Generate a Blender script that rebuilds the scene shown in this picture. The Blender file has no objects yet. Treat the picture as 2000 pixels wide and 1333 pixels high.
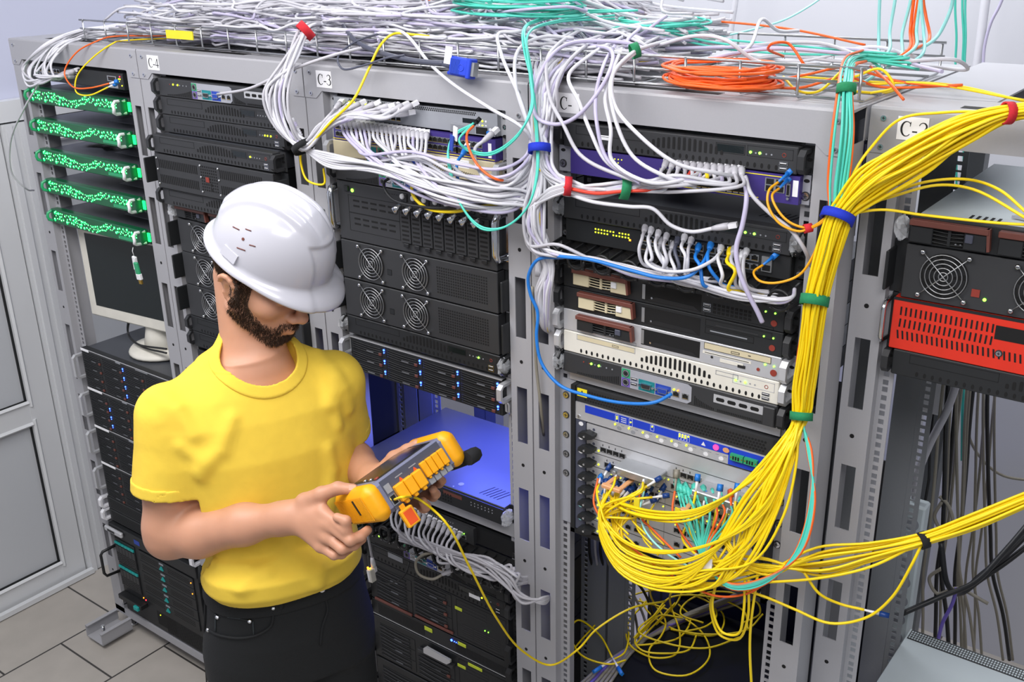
import bpy, bmesh, math, random
import numpy as np
from mathutils import Matrix, Vector
D = bpy.data; COL = bpy.context.scene.collection; SC = bpy.context.scene
# ---------------------------------------------------------------- camera
CAM = np.array([2.9758, -1.57, 2.2528]); F = 2049.0
cr = np.array([0.79597277, 0.60504118, -0.01877568]); cu = np.array([-0.20925751, 0.30413251, 0.92936253]); cf = np.array([-0.56801289, 0.73581831, -0.36869061])
cam = D.objects.new('camera', D.cameras.new('camera')); COL.objects.link(cam)
cam.data.sensor_width = 36; cam.data.lens = F/2000*36; cam.data.clip_start = .05
cam.matrix_world = Matrix(((cr[0],cu[0],-cf[0],CAM[0]),(cr[1],cu[1],-cf[1],CAM[1]),(cr[2],cu[2],-cf[2],CAM[2]),(0,0,0,1)))
SC.camera = cam
# ---------------------------------------------------------------- world, lights, exposure
w = D.worlds.new('world'); SC.world = w; w.use_nodes = True
bg = w.node_tree.nodes['Background']; bg.inputs[0].default_value = (.78,.80,.88,1); bg.inputs[1].default_value = .36
def area(name, loc, size, sy, power, col, target):
    l = D.lights.new(name,'AREA'); l.shape='RECTANGLE'; l.size=size; l.size_y=sy; l.energy=power; l.color=col
    o = D.objects.new(name,l); COL.objects.link(o); o.location=loc
    o.rotation_euler = (Vector(target)-Vector(loc)).to_track_quat('-Z','Y').to_euler(); return o
area('ceiling_lamp', (1.2,-1.25,3.0), 1.9, .9, 52, (1,.98,.99), (1.2,-.75,0))
area('ceiling_lamp', (3.2,-1.6,3.0), 1.3, .9, 32, (1,.98,.99), (3.0,-.9,0))
area('ceiling_lamp', (1.6,.95,3.0), 2.4, .6, 40, (.95,.96,1), (1.6,.9,0))
SC.view_settings.view_transform='Standard'; SC.view_settings.look='None'; SC.view_settings.gamma=1; SC.view_settings.use_curve_mapping=False
SC.view_settings.exposure=0.12
# ---------------------------------------------------------------- pixel -> world on a plane of the room
def ray(x,y): return cf+(x-1000)/F*cr-(y-666.5)/F*cu
def atY(x,y,Y):
    d=ray(x,y); return CAM+d*(Y-CAM[1])/d[1]
def atX(x,y,X):
    d=ray(x,y); return CAM+d*(X-CAM[0])/d[0]
def atZ(x,y,Z):
    d=ray(x,y); return CAM+d*(Z-CAM[2])/d[2]
def atD(x,y,t): return CAM+ray(x,y)*t
# ---------------------------------------------------------------- materials
def lin(h):
    h=h.lstrip('#'); v=[int(h[i:i+2],16)/255 for i in (0,2,4)]
    return tuple(c/12.92 if c<=.04045 else ((c+.055)/1.055)**2.4 for c in v)+(1,)
M={}
def mat(n,h,rough=.5,metal=0,emit=0,var=.08,scale=40,bump=0,alpha=1,trans=0,spec=.5,sss=0,coat=0):
    m=D.materials.new(n); m.use_nodes=True; nt=m.node_tree; b=nt.nodes['Principled BSDF']; c=lin(h)
    tc=nt.nodes.new('ShaderNodeTexCoord'); no=nt.nodes.new('ShaderNodeTexNoise'); no.inputs['Scale'].default_value=scale; no.inputs['Detail'].default_value=3
    nt.links.new(tc.outputs['Object'],no.inputs['Vector'])
    if emit:
        b.inputs['Base Color'].default_value=c; b.inputs['Emission Color'].default_value=c; b.inputs['Emission Strength'].default_value=emit
    else:
        mx=nt.nodes.new('ShaderNodeMix'); mx.data_type='RGBA'
        mx.inputs['A'].default_value=tuple(x*(1-var) for x in c[:3])+(1,); mx.inputs['B'].default_value=tuple(min(1,x*(1+var)) for x in c[:3])+(1,)
        nt.links.new(no.outputs['Fac'],mx.inputs['Factor']); nt.links.new(mx.outputs['Result'],b.inputs['Base Color'])
    if bump:
        bp=nt.nodes.new('ShaderNodeBump'); bp.inputs['Strength'].default_value=bump; bp.inputs['Distance'].default_value=.002
        nt.links.new(no.outputs['Fac'],bp.inputs['Height']); nt.links.new(bp.outputs['Normal'],b.inputs['Normal'])
    b.inputs['Roughness'].default_value=rough; b.inputs['Metallic'].default_value=metal; b.inputs['Specular IOR Level'].default_value=spec
    if trans: b.inputs['Transmission Weight'].default_value=trans
    if alpha<1: b.inputs['Alpha'].default_value=alpha
    if sss: b.inputs['Subsurface Weight'].default_value=sss; b.inputs['Subsurface Radius'].default_value=(.012,.005,.003); b.inputs['Subsurface Scale'].default_value=1
    if coat: b.inputs['Coat Weight'].default_value=coat
    M[n]=m; return m
for a in [('rack','#a2a2a6',.42,0,0,.03,300,.05),('rack_dark','#7a7d81',.5,0,0,.05,200,.05),('zinc','#aeb1b4',.35,.75),('chrome','#d8dadd',.12,1),('steel','#b4b6b8',.3,.9),
 ('black','#2a2b2d',.5),('black2','#1c1d1f',.45),('void','#050506',.8),('bezel','#303133',.5),('bezel_dark','#1f2123',.5),('deck','#4c4f55',.4,.3,0,.12,6),
 ('gray_panel','#a9abb3',.4,.2),('cream','#d9d6cb',.45),('beige','#cdc2a2',.5),('brown','#6b3c33',.5),('purple','#3c2f78',.45),('silver','#c6c7ca',.35,.4),('grayplast','#8f9298',.5),
 ('white','#e6e6e8',.5),('paper','#f0f0f2',.8),('ink','#1a1a1c',.7),('blue','#1c3fc4',.45),('blue_dark','#123a7c',.4),('teal','#1e9a96',.45),('green_jack','#2f9c6a',.45),('purple_jack','#6d55a8',.45),('serial','#127a80',.45),('vga','#1d3fa0',.45),
 ('red','#d6301c',.4),('orange','#e8551c',.45),('gray_light','#c3cdd0',.4,.1,0,.05,10),('yellow','#efc40c',.42),('yellow_lab','#e8d82c',.6),('lime_lab','#c9d83a',.6),('redbtn','#8b3428',.5),('peach','#dba06f',.5),
 ('cab_w','#cfcfd5',.45,0,0,.05,25),('cab_g','#b9b8be',.45,0,0,.05,25),('cab_d','#4a4d5c',.45),('cab_k','#17181a',.45),('cab_y','#f6d60c',.42,0,0,.05,25),('cab_o','#f0641c',.42),('cab_a','#4fc9b4',.42),('cab_la','#9be0dc',.42),('cab_b','#1d78d0',.42),('cab_r','#d8402c',.42),('cab_p','#6a5ab0',.42),('cab_lav','#b8b2cc',.45),('cab_t','#8a8578',.5),('cab_am','#e8a410',.42),
 ('vel_red','#c5222e',.85,0,0,.2,400),('vel_green','#1f7f52',.9,0,0,.2,400),('vel_blue','#1530b8',.85,0,0,.2,400),('vel_black','#16171a',.9),
 ('wall','#bcbfd2',.85,0,0,.02,3),('wall_back','#c6c7cd',.85,0,0,.02,3),('pvc','#d4d6d8',.4,0,0,.03,8),('pane','#c2c5c9',.3,0,0,.02,4),('gasket','#17191b',.6),
 ('screen','#121a1c',.15),('clear','#e8e8ec',.25),('gold','#c9a24a',.3,1)]: mat(*a)
mat('plastic_bag','#dfe2e6',.12,0,0,.02,60,.6,alpha=.38)
mat('cellwrap','#eef0f4',.1,0,0,.02,60,.5,alpha=.3)
for n,h,e in [('led_g','#7dff3c',5),('led_y','#d8e82a',2.2),('led_b','#2a4cff',14),('led_r','#ff2a3a',5),('led_o','#ff8a20',4),('led_rb','#ff1f48',7),('glow','#18ff66',2.6),('glow_dim','#12b054',.55),('glow_hot','#a8ffc8',4.0)]: mat(n,h,.5,0,e)
def tile_mat():
    m=D.materials.new('floor_tiles'); m.use_nodes=True; nt=m.node_tree; b=nt.nodes['Principled BSDF']
    tc=nt.nodes.new('ShaderNodeTexCoord'); mp=nt.nodes.new('ShaderNodeMapping'); br=nt.nodes.new('ShaderNodeTexBrick'); no=nt.nodes.new('ShaderNodeTexNoise'); mx=nt.nodes.new('ShaderNodeMix'); mx.data_type='RGBA'; mx.blend_type='MULTIPLY'
    br.offset=.5; br.inputs['Scale'].default_value=1; br.inputs['Brick Width'].default_value=.40; br.inputs['Row Height'].default_value=.30; br.inputs['Mortar Size'].default_value=.0035
    br.inputs['Color1'].default_value=lin('#aea8a0'); br.inputs['Color2'].default_value=lin('#b2aca4'); br.inputs['Mortar'].default_value=lin('#3e3c3a')
    mp.inputs['Rotation'].default_value=(0,0,math.radians(90)); mp.inputs['Location'].default_value=(.02,.07,0)
    nt.links.new(tc.outputs['Object'],mp.inputs['Vector']); nt.links.new(mp.outputs[0],br.inputs['Vector']); no.inputs['Scale'].default_value=9; no.inputs['Detail'].default_value=6
    nt.links.new(tc.outputs['Object'],no.inputs['Vector']); nt.links.new(br.outputs['Color'],mx.inputs['A'])
    cr_=nt.nodes.new('ShaderNodeMapRange'); cr_.inputs['To Min'].default_value=.82; cr_.inputs['To Max'].default_value=1.12; nt.links.new(no.outputs['Fac'],cr_.inputs['Value'])
    nt.links.new(cr_.outputs[0],mx.inputs['B']); mx.inputs['Factor'].default_value=1; nt.links.new(mx.outputs['Result'],b.inputs['Base Color']); b.inputs['Roughness'].default_value=.35; M['tiles']=m
tile_mat()
# ---------------------------------------------------------------- mesh builder
class MB:
    def __init__(s,sc=1.0): s.v=[];s.f=[];s.m=[];s.sm=[];s.names=[];s.sc=sc
    def mi(s,m):
        if m not in s.names: s.names.append(m)
        return s.names.index(m)
    def add(s,vs,fs,m,sm=False):
        o=len(s.v); s.v+=[tuple(float(c)*s.sc for c in p) for p in vs]; k=s.mi(m)
        for f in fs: s.f.append([i+o for i in f]); s.m.append(k); s.sm.append(sm)
    def box(s,x0,x1,y0,y1,z0,z1,m):
        s.add([(x0,y0,z0),(x1,y0,z0),(x1,y1,z0),(x0,y1,z0),(x0,y0,z1),(x1,y0,z1),(x1,y1,z1),(x0,y1,z1)],[(0,3,2,1),(4,5,6,7),(0,1,5,4),(1,2,6,5),(2,3,7,6),(3,0,4,7)],m)
    def cbox(s,x0,x1,y0,y1,z0,z1,c,m):
        xs=(x0,x1);ys=(y0,y1);zs=(z0,z1);V=[];ix={}
        for i in (0,1):
            for j in (0,1):
                for k in (0,1):
                    dx=c if i==0 else -c;dy=c if j==0 else -c;dz=c if k==0 else -c
                    for a,p in (('x',(xs[i],ys[j]+dy,zs[k]+dz)),('y',(xs[i]+dx,ys[j],zs[k]+dz)),('z',(xs[i]+dx,ys[j]+dy,zs[k]))): ix[i,j,k,a]=len(V);V.append(p)
        Fc=[]
        for i in (0,1):
            q=[(0,0),(1,0),(1,1),(0,1)]
            if i==0:q=q[::-1]
            Fc.append([ix[i,j,k,'x'] for j,k in q]); Fc.append([ix[j,i,k,'y'] for j,k in q[::-1]]); Fc.append([ix[j,k,i,'z'] for j,k in q])
        for i in (0,1):
            for j in (0,1):
                Fc.append([ix[i,j,0,'x'],ix[i,j,1,'x'],ix[i,j,1,'y'],ix[i,j,0,'y']][::1 if i!=j else -1])
                Fc.append([ix[i,0,j,'x'],ix[i,1,j,'x'],ix[i,1,j,'z'],ix[i,0,j,'z']][::-1 if i!=j else 1])
                Fc.append([ix[0,i,j,'y'],ix[1,i,j,'y'],ix[1,i,j,'z'],ix[0,i,j,'z']][::1 if i!=j else -1])
                for k in (0,1): Fc.append([ix[i,j,k,a] for a in 'xyz'][::1 if (i+j+k)%2==1 else -1])
        s.add(V,Fc,m)
    def prism(s,pts,a0,a1,ax,m,sm=False):
        n=len(pts)
        def mk(p,a): return (a,p[0],p[1]) if ax=='x' else ((p[0],a,p[1]) if ax=='y' else (p[0],p[1],a))
        V=[mk(p,a0) for p in pts]+[mk(p,a1) for p in pts]
        ar=sum(pts[i][0]*pts[(i+1)%n][1]-pts[(i+1)%n][0]*pts[i][1] for i in range(n))
        fl=(ar>0)^(ax=='y')
        A=list(range(n));Fc=[A[::-1] if fl else A,[i+n for i in (A if fl else A[::-1])]]
        for i in range(n):
            j=(i+1)%n;q=[i,j,j+n,i+n];Fc.append(q if fl else q[::-1])
        o=len(s.f); s.add(V,Fc,m)
        if sm:
            for k in range(o+2,len(s.f)): s.sm[k]=True
    def disc(s,x,z,r,y,m,n=12,t=.3,rz=None): s.prism([(x+r*math.cos(6.2832*i/n),z+(rz or r)*math.sin(6.2832*i/n)) for i in range(n)],y-t,y+t,'y',m)
    def tube(s,P,r,m,n=8,cap=True,rs=None):
        P=[np.array(p,float) for p in P]
        V=[];Fc=[];N=len(P)
        t0=P[1]-P[0];t0=t0/np.linalg.norm(t0);a=np.array((0,0,1.)) if abs(t0[2])<.9 else np.array((1.,0,0))
        nn=np.cross(t0,a);nn/=np.linalg.norm(nn)
        for i in range(N):
            t=P[min(i+1,N-1)]-P[max(i-1,0)];L=np.linalg.norm(t)
            if L>1e-12:t=t/L
            else:t=t0
            nn=nn-t*(nn@t);nn/=max(np.linalg.norm(nn),1e-9);b=np.cross(t,nn);R=r if rs is None else rs[i];t0=t
            for k in range(n):
                c=2*math.pi*k/n;V.append(P[i]+R*(math.cos(c)*nn+math.sin(c)*b))
        for i in range(N-1):
            for k in range(n):
                k2=(k+1)%n;Fc.append((i*n+k,i*n+k2,(i+1)*n+k2,(i+1)*n+k))
        s.add(V,Fc,m,True)
        if cap:
            o=len(s.v)-N*n; s.f.append([o+k for k in range(n)][::-1]);s.f.append([o+(N-1)*n+k for k in range(n)])
            for _ in (0,1): s.m.append(s.mi(m));s.sm.append(False)
    def cyl(s,p0,p1,r,m,n=12): s.tube([p0,p1],r,m,n)
    def ring(s,c,R,r,m,ax='y',n=24,k=6,sx=1,sz=1):
        P=[]
        for i in range(n+1):
            a=2*math.pi*i/n;u,v=R*sx*math.cos(a),R*sz*math.sin(a)
            P.append({'y':(c[0]+u,c[1],c[2]+v),'z':(c[0]+u,c[1]+v,c[2]),'x':(c[0],c[1]+u,c[2]+v)}[ax])
        s.tube(P,r,m,k,False)
    def build(s,name,parent=None,label=None,smooth=False):
        me=D.meshes.new(name); me.from_pydata(s.v,[],s.f); me.polygons.foreach_set('material_index',s.m); me.polygons.foreach_set('use_smooth',[True]*len(s.sm) if smooth else s.sm)
        for n in s.names: me.materials.append(M[n])
        me.update(); o=D.objects.new(name,me); COL.objects.link(o)
        if parent: o.parent=parent
        if label: o['label']=label
        return o
def thing(name,label,cat,loc=(0,0,0),rot=(0,0,0),group=None):
    o=D.objects.new(name,None); COL.objects.link(o); o.empty_display_size=.05; o.location=tuple(float(c) for c in loc); o.rotation_euler=rot; o['label']=label; o['category']=cat
    if group:o['group']=group
    return o
def tag(o,label,cat,group=None):
    o['label']=label;o['category']=cat
    if group:o['group']=group
    return o
def struct(mb,name):
    o=mb.build(name);o['kind']='structure';return o
def dup(root,loc=None,label=None,group=None,parent=None):
    c=root.copy();COL.objects.link(c)
    if parent is not None:c.parent=parent
    if loc is not None:c.location=tuple(float(q) for q in loc)
    if label:c['label']=label
    if group:c['group']=group
    for ch in list(root.children): dup(ch,parent=c)
    return c
def one(name,parent,fn,label=None,sc=.001):
    b=MB(sc);fn(b);return b.build(name,parent,label)
def spline(P,n=8,closed=False):
    P=[np.array(p,float) for p in P]
    if len(P)==2:return [P[0]+(P[1]-P[0])*i/4 for i in range(5)]
    Q=[2*P[0]-P[1]]+P+[2*P[-1]-P[-2]];out=[]
    for i in range(1,len(Q)-2):
        p0,p1,p2,p3=Q[i-1:i+3]
        d1,d2,d3=[max(np.linalg.norm(b-a),1e-6)**.5 for a,b in ((p0,p1),(p1,p2),(p2,p3))]
        m1=(p1-p0)/d1-(p2-p0)/(d1+d2)+(p2-p1)/d2;m2=(p2-p1)/d2-(p3-p1)/(d2+d3)+(p3-p2)/d3;m1*=d2;m2*=d2
        for k in range(n):
            t=k/n;t2=t*t;t3=t2*t;out.append((2*t3-3*t2+1)*p1+(t3-2*t2+t)*m1+(-2*t3+3*t2)*p2+(t3-t2)*m2)
    out.append(P[-1]);return out
U=.04445
# ---------------------------------------------------------------- the room
b=MB();b.box(-.6,4.2,-2.6,1.75,-.06,0,'tiles');struct(b,'floor')
b=MB();b.box(-.6,4.2,1.6,1.7,0,3.2,'wall_back');struct(b,'wall_back')
b=MB();b.box(-.52,-.42,-2.6,1.6,0,3.2,'wall');struct(b,'wall_left')
def door(name,y0,y1,z0,z1,mid,st=.085):
    t=D.objects.new(name,None);COL.objects.link(t);t['kind']='structure';t.location=(-.42,0,0)
    X0,X1=.002,.035
    def fr(b):
        b.box(X0,X1,y0,y0+st,z0,z1,'pvc');b.box(X0,X1,y1-st,y1,z0,z1,'pvc')
        for a,c in ((z0,z0+st*.9),(mid-st*.48,mid+st*.48),(z1-st,z1)): b.box(X0,X1-.001,y0+st,y1-st,a,c,'pvc')
    o=one('door_frame',t,fr,sc=1)
    for a,c in ((z0+st*.9,mid-st*.48),(mid+st*.48,z1-st)):
        def gk(b):
            b.box(X0,.024,y0+st,y0+st+.007,a,c,'gasket');b.box(X0,.024,y1-st-.007,y1-st,a,c,'gasket');b.box(X0,.024,y0+st,y1-st,a,a+.007,'gasket');b.box(X0,.024,y0+st,y1-st,c-.007,c,'gasket')
        def bead(b):
            for (p,q,r,s) in ((y0+st-.016,y0+st,a-.016,c+.016),(y1-st,y1-st+.016,a-.016,c+.016)): b.prism([(X1-.001,p),(X1-.001,q),(X1+.007,(p+q)/2)],r,s,'z','pvc')
            for z in (a,c): b.prism([(X1-.001,z-.008),(X1-.001,z+.008),(X1+.007,z)],y0+st,y1-st,'y','pvc')
        one('pane',t,lambda b:b.box(X0,.018,y0+st+.007,y1-st-.007,a+.007,c-.007,'pane'),sc=1);one('gasket',t,gk,sc=1);one('bead',t,bead,sc=1)
    return t
door('door_1',-.98,.115,.012,1.69,.70)
door('door_2',.215,.95,.06,1.69,.70,.075)
b=MB();b.box(-.418,-.375,.12,.21,0,1.688,'pvc');b.box(-.375,-.366,.13,.15,0,1.688,'pvc');b.box(-.375,-.366,.175,.2,0,1.688,'pvc');struct(b,'trim_1')
b=MB();b.box(-.418,-.375,-1.06,-.985,0,1.688,'pvc');b.box(-.418,-.375,-1.06,1.0,1.694,1.76,'pvc');b.box(-.418,-.375,.955,1.0,0,1.69,'pvc');b.box(-.418,-.375,.212,.952,0,.058,'pvc');struct(b,'trim_2')
b=MB();b.box(-.372,-.352,-1.0,.13,.004,.022,'pvc');struct(b,'trim_3')
# ---------------------------------------------------------------- racks
PITCH=.605;HZ=1.93;TZ=1.985;RX=[0,PITCH,2*PITCH,3*PITCH,2.424];RY=[0,0,0,0,.06]
def glyph(b,ch,x,z,h,y,m='ink'):
    def st(P,w): # stroke outline: list of (x,z,width)
        for (p,q) in zip(P[:-1],P[1:]):
            d=np.array(q[:2])-np.array(p[:2]);L=np.linalg.norm(d);
            if L<1e-9: continue
            n_=np.array((-d[1],d[0]))/L
            a,c=n_*p[2]/2*h,n_*q[2]/2*h
            P_=[(x+p[0]*h+a[0],z+p[1]*h+a[1]),(x+q[0]*h+c[0],z+q[1]*h+c[1]),(x+q[0]*h-c[0],z+q[1]*h-c[1]),(x+p[0]*h-a[0],z+p[1]*h-a[1])]
            b.prism(P_,y-.2,y+.2,'y',m)
    if ch=='C':
        P=[(.36+.34*math.cos(a),.5+.5*math.sin(a),.05+.09*max(0,-math.cos(a))) for a in [math.radians(45+i*270/20) for i in range(21)]]
        st(P,1);st([(.60,.68,.04),(.62,.98,.05)],1)
    elif ch=='-': st([(.05,.33,.09),(.38,.33,.09)],1)
    elif ch=='4': st([(.42,0,.1),(.42,1,.1)],1);st([(.40,1,.05),(.03,.3,.05)],1);st([(.02,.28,.08),(.6,.28,.08)],1)
    elif ch=='3':
        st([(.28+.22*math.cos(a),.76+.22*math.sin(a),.05+.06*max(0,math.cos(a))) for a in [math.radians(160-i*250/12) for i in range(13)]],1)
        st([(.26+.27*math.cos(a),.28+.27*math.sin(a),.05+.08*max(0,math.cos(a))) for a in [math.radians(90-i*250/12) for i in range(13)]],1)
    elif ch=='2':
        st([(.28+.25*math.cos(a),.72+.26*math.sin(a),.05+.07*max(0,math.cos(a))) for a in [math.radians(170-i*205/12) for i in range(13)]],1);st([(.50,.6,.1),(.05,.05,.05)],1);st([(.03,.05,.1),(.55,.05,.1)],1)
def text(b,s,x,z,h,y,m='ink'):
    wd={'C':.72,'-':.46,'4':.66,'3':.6,'2':.6}
    for ch in s: glyph(b,ch,x,z,h,y,m);x+=wd[ch]*h
SLOT=[1.843-.2375*i for i in range(8)]
def post_front(b,x0,x1,flip=False):
    sx0,sx1=(x0+13,x0+39) if not flip else (x1-39,x1-13)
    cuts=sorted([(z*1000-128,z*1000) for z in SLOT if z>.2]);y0,y1=0,2.5
    b.box(x0,sx0,y0,y1,70,1930,'rack');b.box(sx1,x1,y0,y1,70,1930,'rack');z=70
    for a,c in cuts: b.box(sx0,sx1,y0,y1,z,a,'rack');z=c
    b.box(sx0,sx1,y0,y1,z,1930,'rack')
    for a,c in cuts: b.disc((sx0+sx1)/2,a-52,4,-.1,'void',12)
def rail(b,x0,x1,y,zr=(90,1925),m='rack'):
    hx0=(x0+x1)/2-4.75;hx1=hx0+9.5
    b.box(x0,hx0,y,y+2,zr[0],zr[1],m);b.box(hx1,x1,y,y+2,zr[0],zr[1],m)
    z=zr[1];zt=1922.5;prev=zr[1]
    while True:
        for o in (6.35,22.2,38.1):
            h0=zt-o-4.75;h1=zt-o+4.75
            if h0<zr[0]+4: break
            b.box(hx0,hx1,y,y+2,h1,prev,m);prev=h0
        zt-=44.45
        if zt-6.35-4.75<zr[0]+4: break
    b.box(hx0,hx1,y,y+2,zr[0],prev,m)
def rack(i,label,txt,txt_x,dep=620):
    x,y=RX[i],RY[i];t=thing('server_rack',label,'rack',(x,y,0));W=604
    one('post',t,lambda b:(post_front(b,1,54.5),b.box(1,3.5,2.5,62,70,1930,'rack'),b.box(52,54.5,2.5,20,70,1930,'rack')))
    one('post',t,lambda b:(post_front(b,W-54.5,W-1,True),b.box(W-3.5,W-1,2.5,62,70,1930,'rack'),b.box(W-54.5,W-52,2.5,20,70,1930,'rack')))
    one('mounting_rail',t,lambda b:(rail(b,54.5,78.5,20),b.box(54.5,56.5,22,70,90,1925,'rack')));one('mounting_rail',t,lambda b:(rail(b,W-78.5,W-54.5,20),b.box(W-56.5,W-54.5,22,70,90,1925,'rack')))
    def hd(b):
        b.box(1,W-1,-2,0,1930,1981,'rack');b.prism([(-2,1981),(0,1985),(60,1985),(60,1982),(0,1980)],1,W-1,'x','rack')
        b.prism([(1,1930),(54.5,1930),(36,1914),(1,1914)],-2,0,'y','rack');b.prism([(W-1,1930),(W-54.5,1930),(W-36,1914),(W-1,1914)],-2,0,'y','rack')
    one('header',t,hd)
    for sx in (22,W-22):
        for sz in (1968,1924): one('screw',t,lambda b:(b.disc(sx,sz,4.2,-3.2,'chrome',12,1.4),b.box(sx-2.4,sx+2.4,-4.9,-4.5,sz-.5,sz+.5,'ink'),b.box(sx-.5,sx+.5,-4.9,-4.5,sz-2.4,sz+2.4,'ink')))
    def top(b):
        b.box(1,W-1,60,130,1981,1984,'rack');b.box(1,W-1,dep-90,dep,1981,1984,'rack');b.box(1,150,130,dep-90,1981,1984,'rack');b.box(W-150,W-1,130,dep-90,1981,1984,'rack')
        if i<4: b.box(150,W-150,130,dep-90,1976,1978,'rack_dark')
        b.box(120,360,40,64,1984.6,1985.3,'void')
        b.box(1,W-1,dep-2,dep,1920,1981,'rack');b.box(1,3,62,dep-2,1930,1981,'rack');b.box(W-3,W-1,62,dep-2,1930,1981,'rack')
    one('top_panel',t,top)
    def rear(b,a,c):
        b.box(a,c,300,302,70,1930,'rack_dark');b.box(a if a<100 else c-2,(a+2) if a<100 else c,302,345,70,1930,'rack_dark')
    one('rear_post',t,lambda b:(rear(b,3,50),rail(b,50,78,302,(90,1925),'rack_dark')));one('rear_post',t,lambda b:(rear(b,W-50,W-3),rail(b,W-78,W-50,302,(90,1925),'rack_dark')))
    one('frame_column',t,lambda b:b.box(3,40,dep-40,dep-3,70,1920,'rack_dark'));one('frame_column',t,lambda b:b.box(W-40,W-3,dep-40,dep-3,70,1920,'rack_dark'))
    one('base_beam',t,lambda b:(b.box(1,W-1,0,60,62,90,'rack'),b.box(1,60,60,dep,62,80,'rack'),b.box(W-60,W-1,60,dep,62,80,'rack'),b.box(1,W-1,dep-60,dep,62,90,'rack')))
    for fx in (30,W-30):
        for fy in (30,dep-30): one('levelling_foot',t,lambda b:(b.cyl((fx,fy,16),(fx,fy,62),6,'chrome'),b.tube([(fx,fy,0),(fx,fy,8),(fx,fy,14),(fx,fy,18)],1,'chrome',20,True,[26,26,22,9])))
    if txt:
        lb=one('name_label',t,lambda b:b.box(txt_x,txt_x+46,-3,-2,1938,1973,'paper'),'white paper label reading '+txt)
        one('lettering',lb,lambda b:text(b,txt,txt_x+6,1944,22,-3.2))
    return t
R=[rack(0,'leftmost open grey rack with the green-lit servers',None,0),rack(1,'grey open rack with a C-4 label on its header','C-4',44),rack(2,'grey open rack with a C-3 label on its header','C-3',42),
   rack(3,'grey open rack full of servers left of the yellow fibre bundle','C-',66),rack(4,'rightmost grey rack, the one holding the red unit','C-2',44)]
one('added_dark_backing',R[3],lambda b:b.box(4,600,622,626,70,1100,'black2'))  # black sheet added so the view through the lower rack stays dark
one('outrigger',R[0],lambda b:(b.box(-10,-6,-115,6,20,62,'rack'),b.box(-10,4,-115,6,60,63,'rack'),b.box(82,86,-115,0,20,62,'rack'),b.box(74,88,-115,0,60,63,'rack'),b.box(-10,86,-115,0,18,21,'rack')))
o=one('levelling_foot',R[0],lambda b:(b.cyl((36,-78,14),(36,-78,58),6,'chrome',14),b.tube([(36,-78,0),(36,-78,8),(36,-78,13),(36,-78,17)],1,'chrome',24,True,[27,27,23,9])))
# ---------------------------------------------------------------- rack equipment helpers (local millimetres: x right, y into the rack, z up, 0 = ear back / bottom)
def unit(name,label,cat,i,z,dy=0,dx=0,group=None): return thing(name,label,cat,(RX[i]+.0612+dx,RY[i]+.0195+dy,z),(0,0,0),group)
def oval(b,x,z,rx,rz,y,m='void',n=10): b.disc(x,z,rx,y,m,n,.35,rz)
def led(t,x,z,y,m='led_g',r=1.7): return one('indicator_light',t,lambda b:b.disc(x,z,r,y-.7,m,10,.6))
def frame(b,x0,x1,z0,z1,y,m='void',w=.7):
    for q in ((x0,x1,z0,z0+w),(x0,x1,z1-w,z1),(x0,x0+w,z0,z1),(x1-w,x1,z0,z1)): b.box(q[0],q[1],y-.25,y+.2,q[2],q[3],m)
def ears(t,h,m='black',x0=0,x1=482.6):
    for a,c in ((x0,x0+18),(x1-18,x1)):
        def e(b):
            b.box(a,c,-2.5,0,.4,h-.4,m)
            k=max(1,round(h/44.45))
            for q in range(k):
                for o in (7,22,37):
                    if q*44.45+o<h-4: oval(b,(a+c)/2+(-1 if a==x0 else 1),q*44.45+o,4.6,2.9,-2.7)
        one('mounting_ear',t,e)
def chassis(t,h,dep=430,m='deck'): return one('chassis',t,lambda b:b.box(27,455,0,dep,1,h-1,m))
def chandle(t,z0,z1,m='black',d=34,x0=3,w=11,left=True,th=7,y=-2.5):
    xs=x0 if left else 482.6-x0-w
    c=9
    o=[(y,z0),(y-d+c,z0),(y-d,z0+c),(y-d,z1-c),(y-d+c,z1),(y,z1)];q=[(y,z1-th),(y-d+c+1,z1-th),(y-d+th,z1-c-3),(y-d+th,z0+c+3),(y-d+c+1,z0+th),(y,z0+th)]
    return one('handle',t,lambda b:b.prism(o+q,xs,xs+w,'x',m))
def wrap(t,x,z,h=44,s=1):
    def f(b):
        rr=random.Random(int(x*7+z));V=[];n,k=14,9
        for a in range(k+1):
            for c in range(n):
                th=math.pi*a/k;ph=2*math.pi*c/n;r=1+rr.uniform(-.2,.2);V.append((x+11*s*r*math.sin(th)*math.cos(ph),-22+20*r*math.sin(th)*math.sin(ph),z+h/2+h*.42*math.cos(th)*r))
        b.add(V,[(a*n+c,a*n+(c+1)%n,(a+1)*n+(c+1)%n,(a+1)*n+c) for a in range(k) for c in range(n)],'plastic_bag',False)
    return one('plastic_wrap',t,f,'crumpled clear plastic wrap on the handle')
def screw(t,x,z,y,r=4.5,m='chrome'):
    return one('screw',t,lambda b:(b.disc(x,z,r+1.6,y-.6,'black',14,.5),b.disc(x,z,r,y-1.6,m,14,1),b.box(x-r*.6,x+r*.6,y-2.9,y-2.5,z-.5,z+.5,'ink'),b.box(x-.5,x+.5,y-2.9,y-2.5,z-r*.6,z+r*.6,'ink')))
def usb(b,x,z,y):
    b.box(x-7,x+7,y-1,y,z-2.9,z+2.9,'chrome');b.box(x-6,x+6,y-1.3,y,z-2.1,z+2.1,'void');b.box(x-5.4,x+5.4,y-1.5,y,z+.1,z+1.4,'white')
def rj(b,x,z,y,up=True):
    b.box(x-7,x+7,y-.6,y+.1,z-6,z+6,'zinc');b.box(x-5.6,x+5.6,y-.9,y,z-4.4,z+3.2,'void');b.box(x-2.6,x+2.6,y-.9,y,z+3,z+5 ,'void')
    b.box(x-5,x+5,y-1.1,y-.5,z-4.3,z-3.3,'gold')
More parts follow.
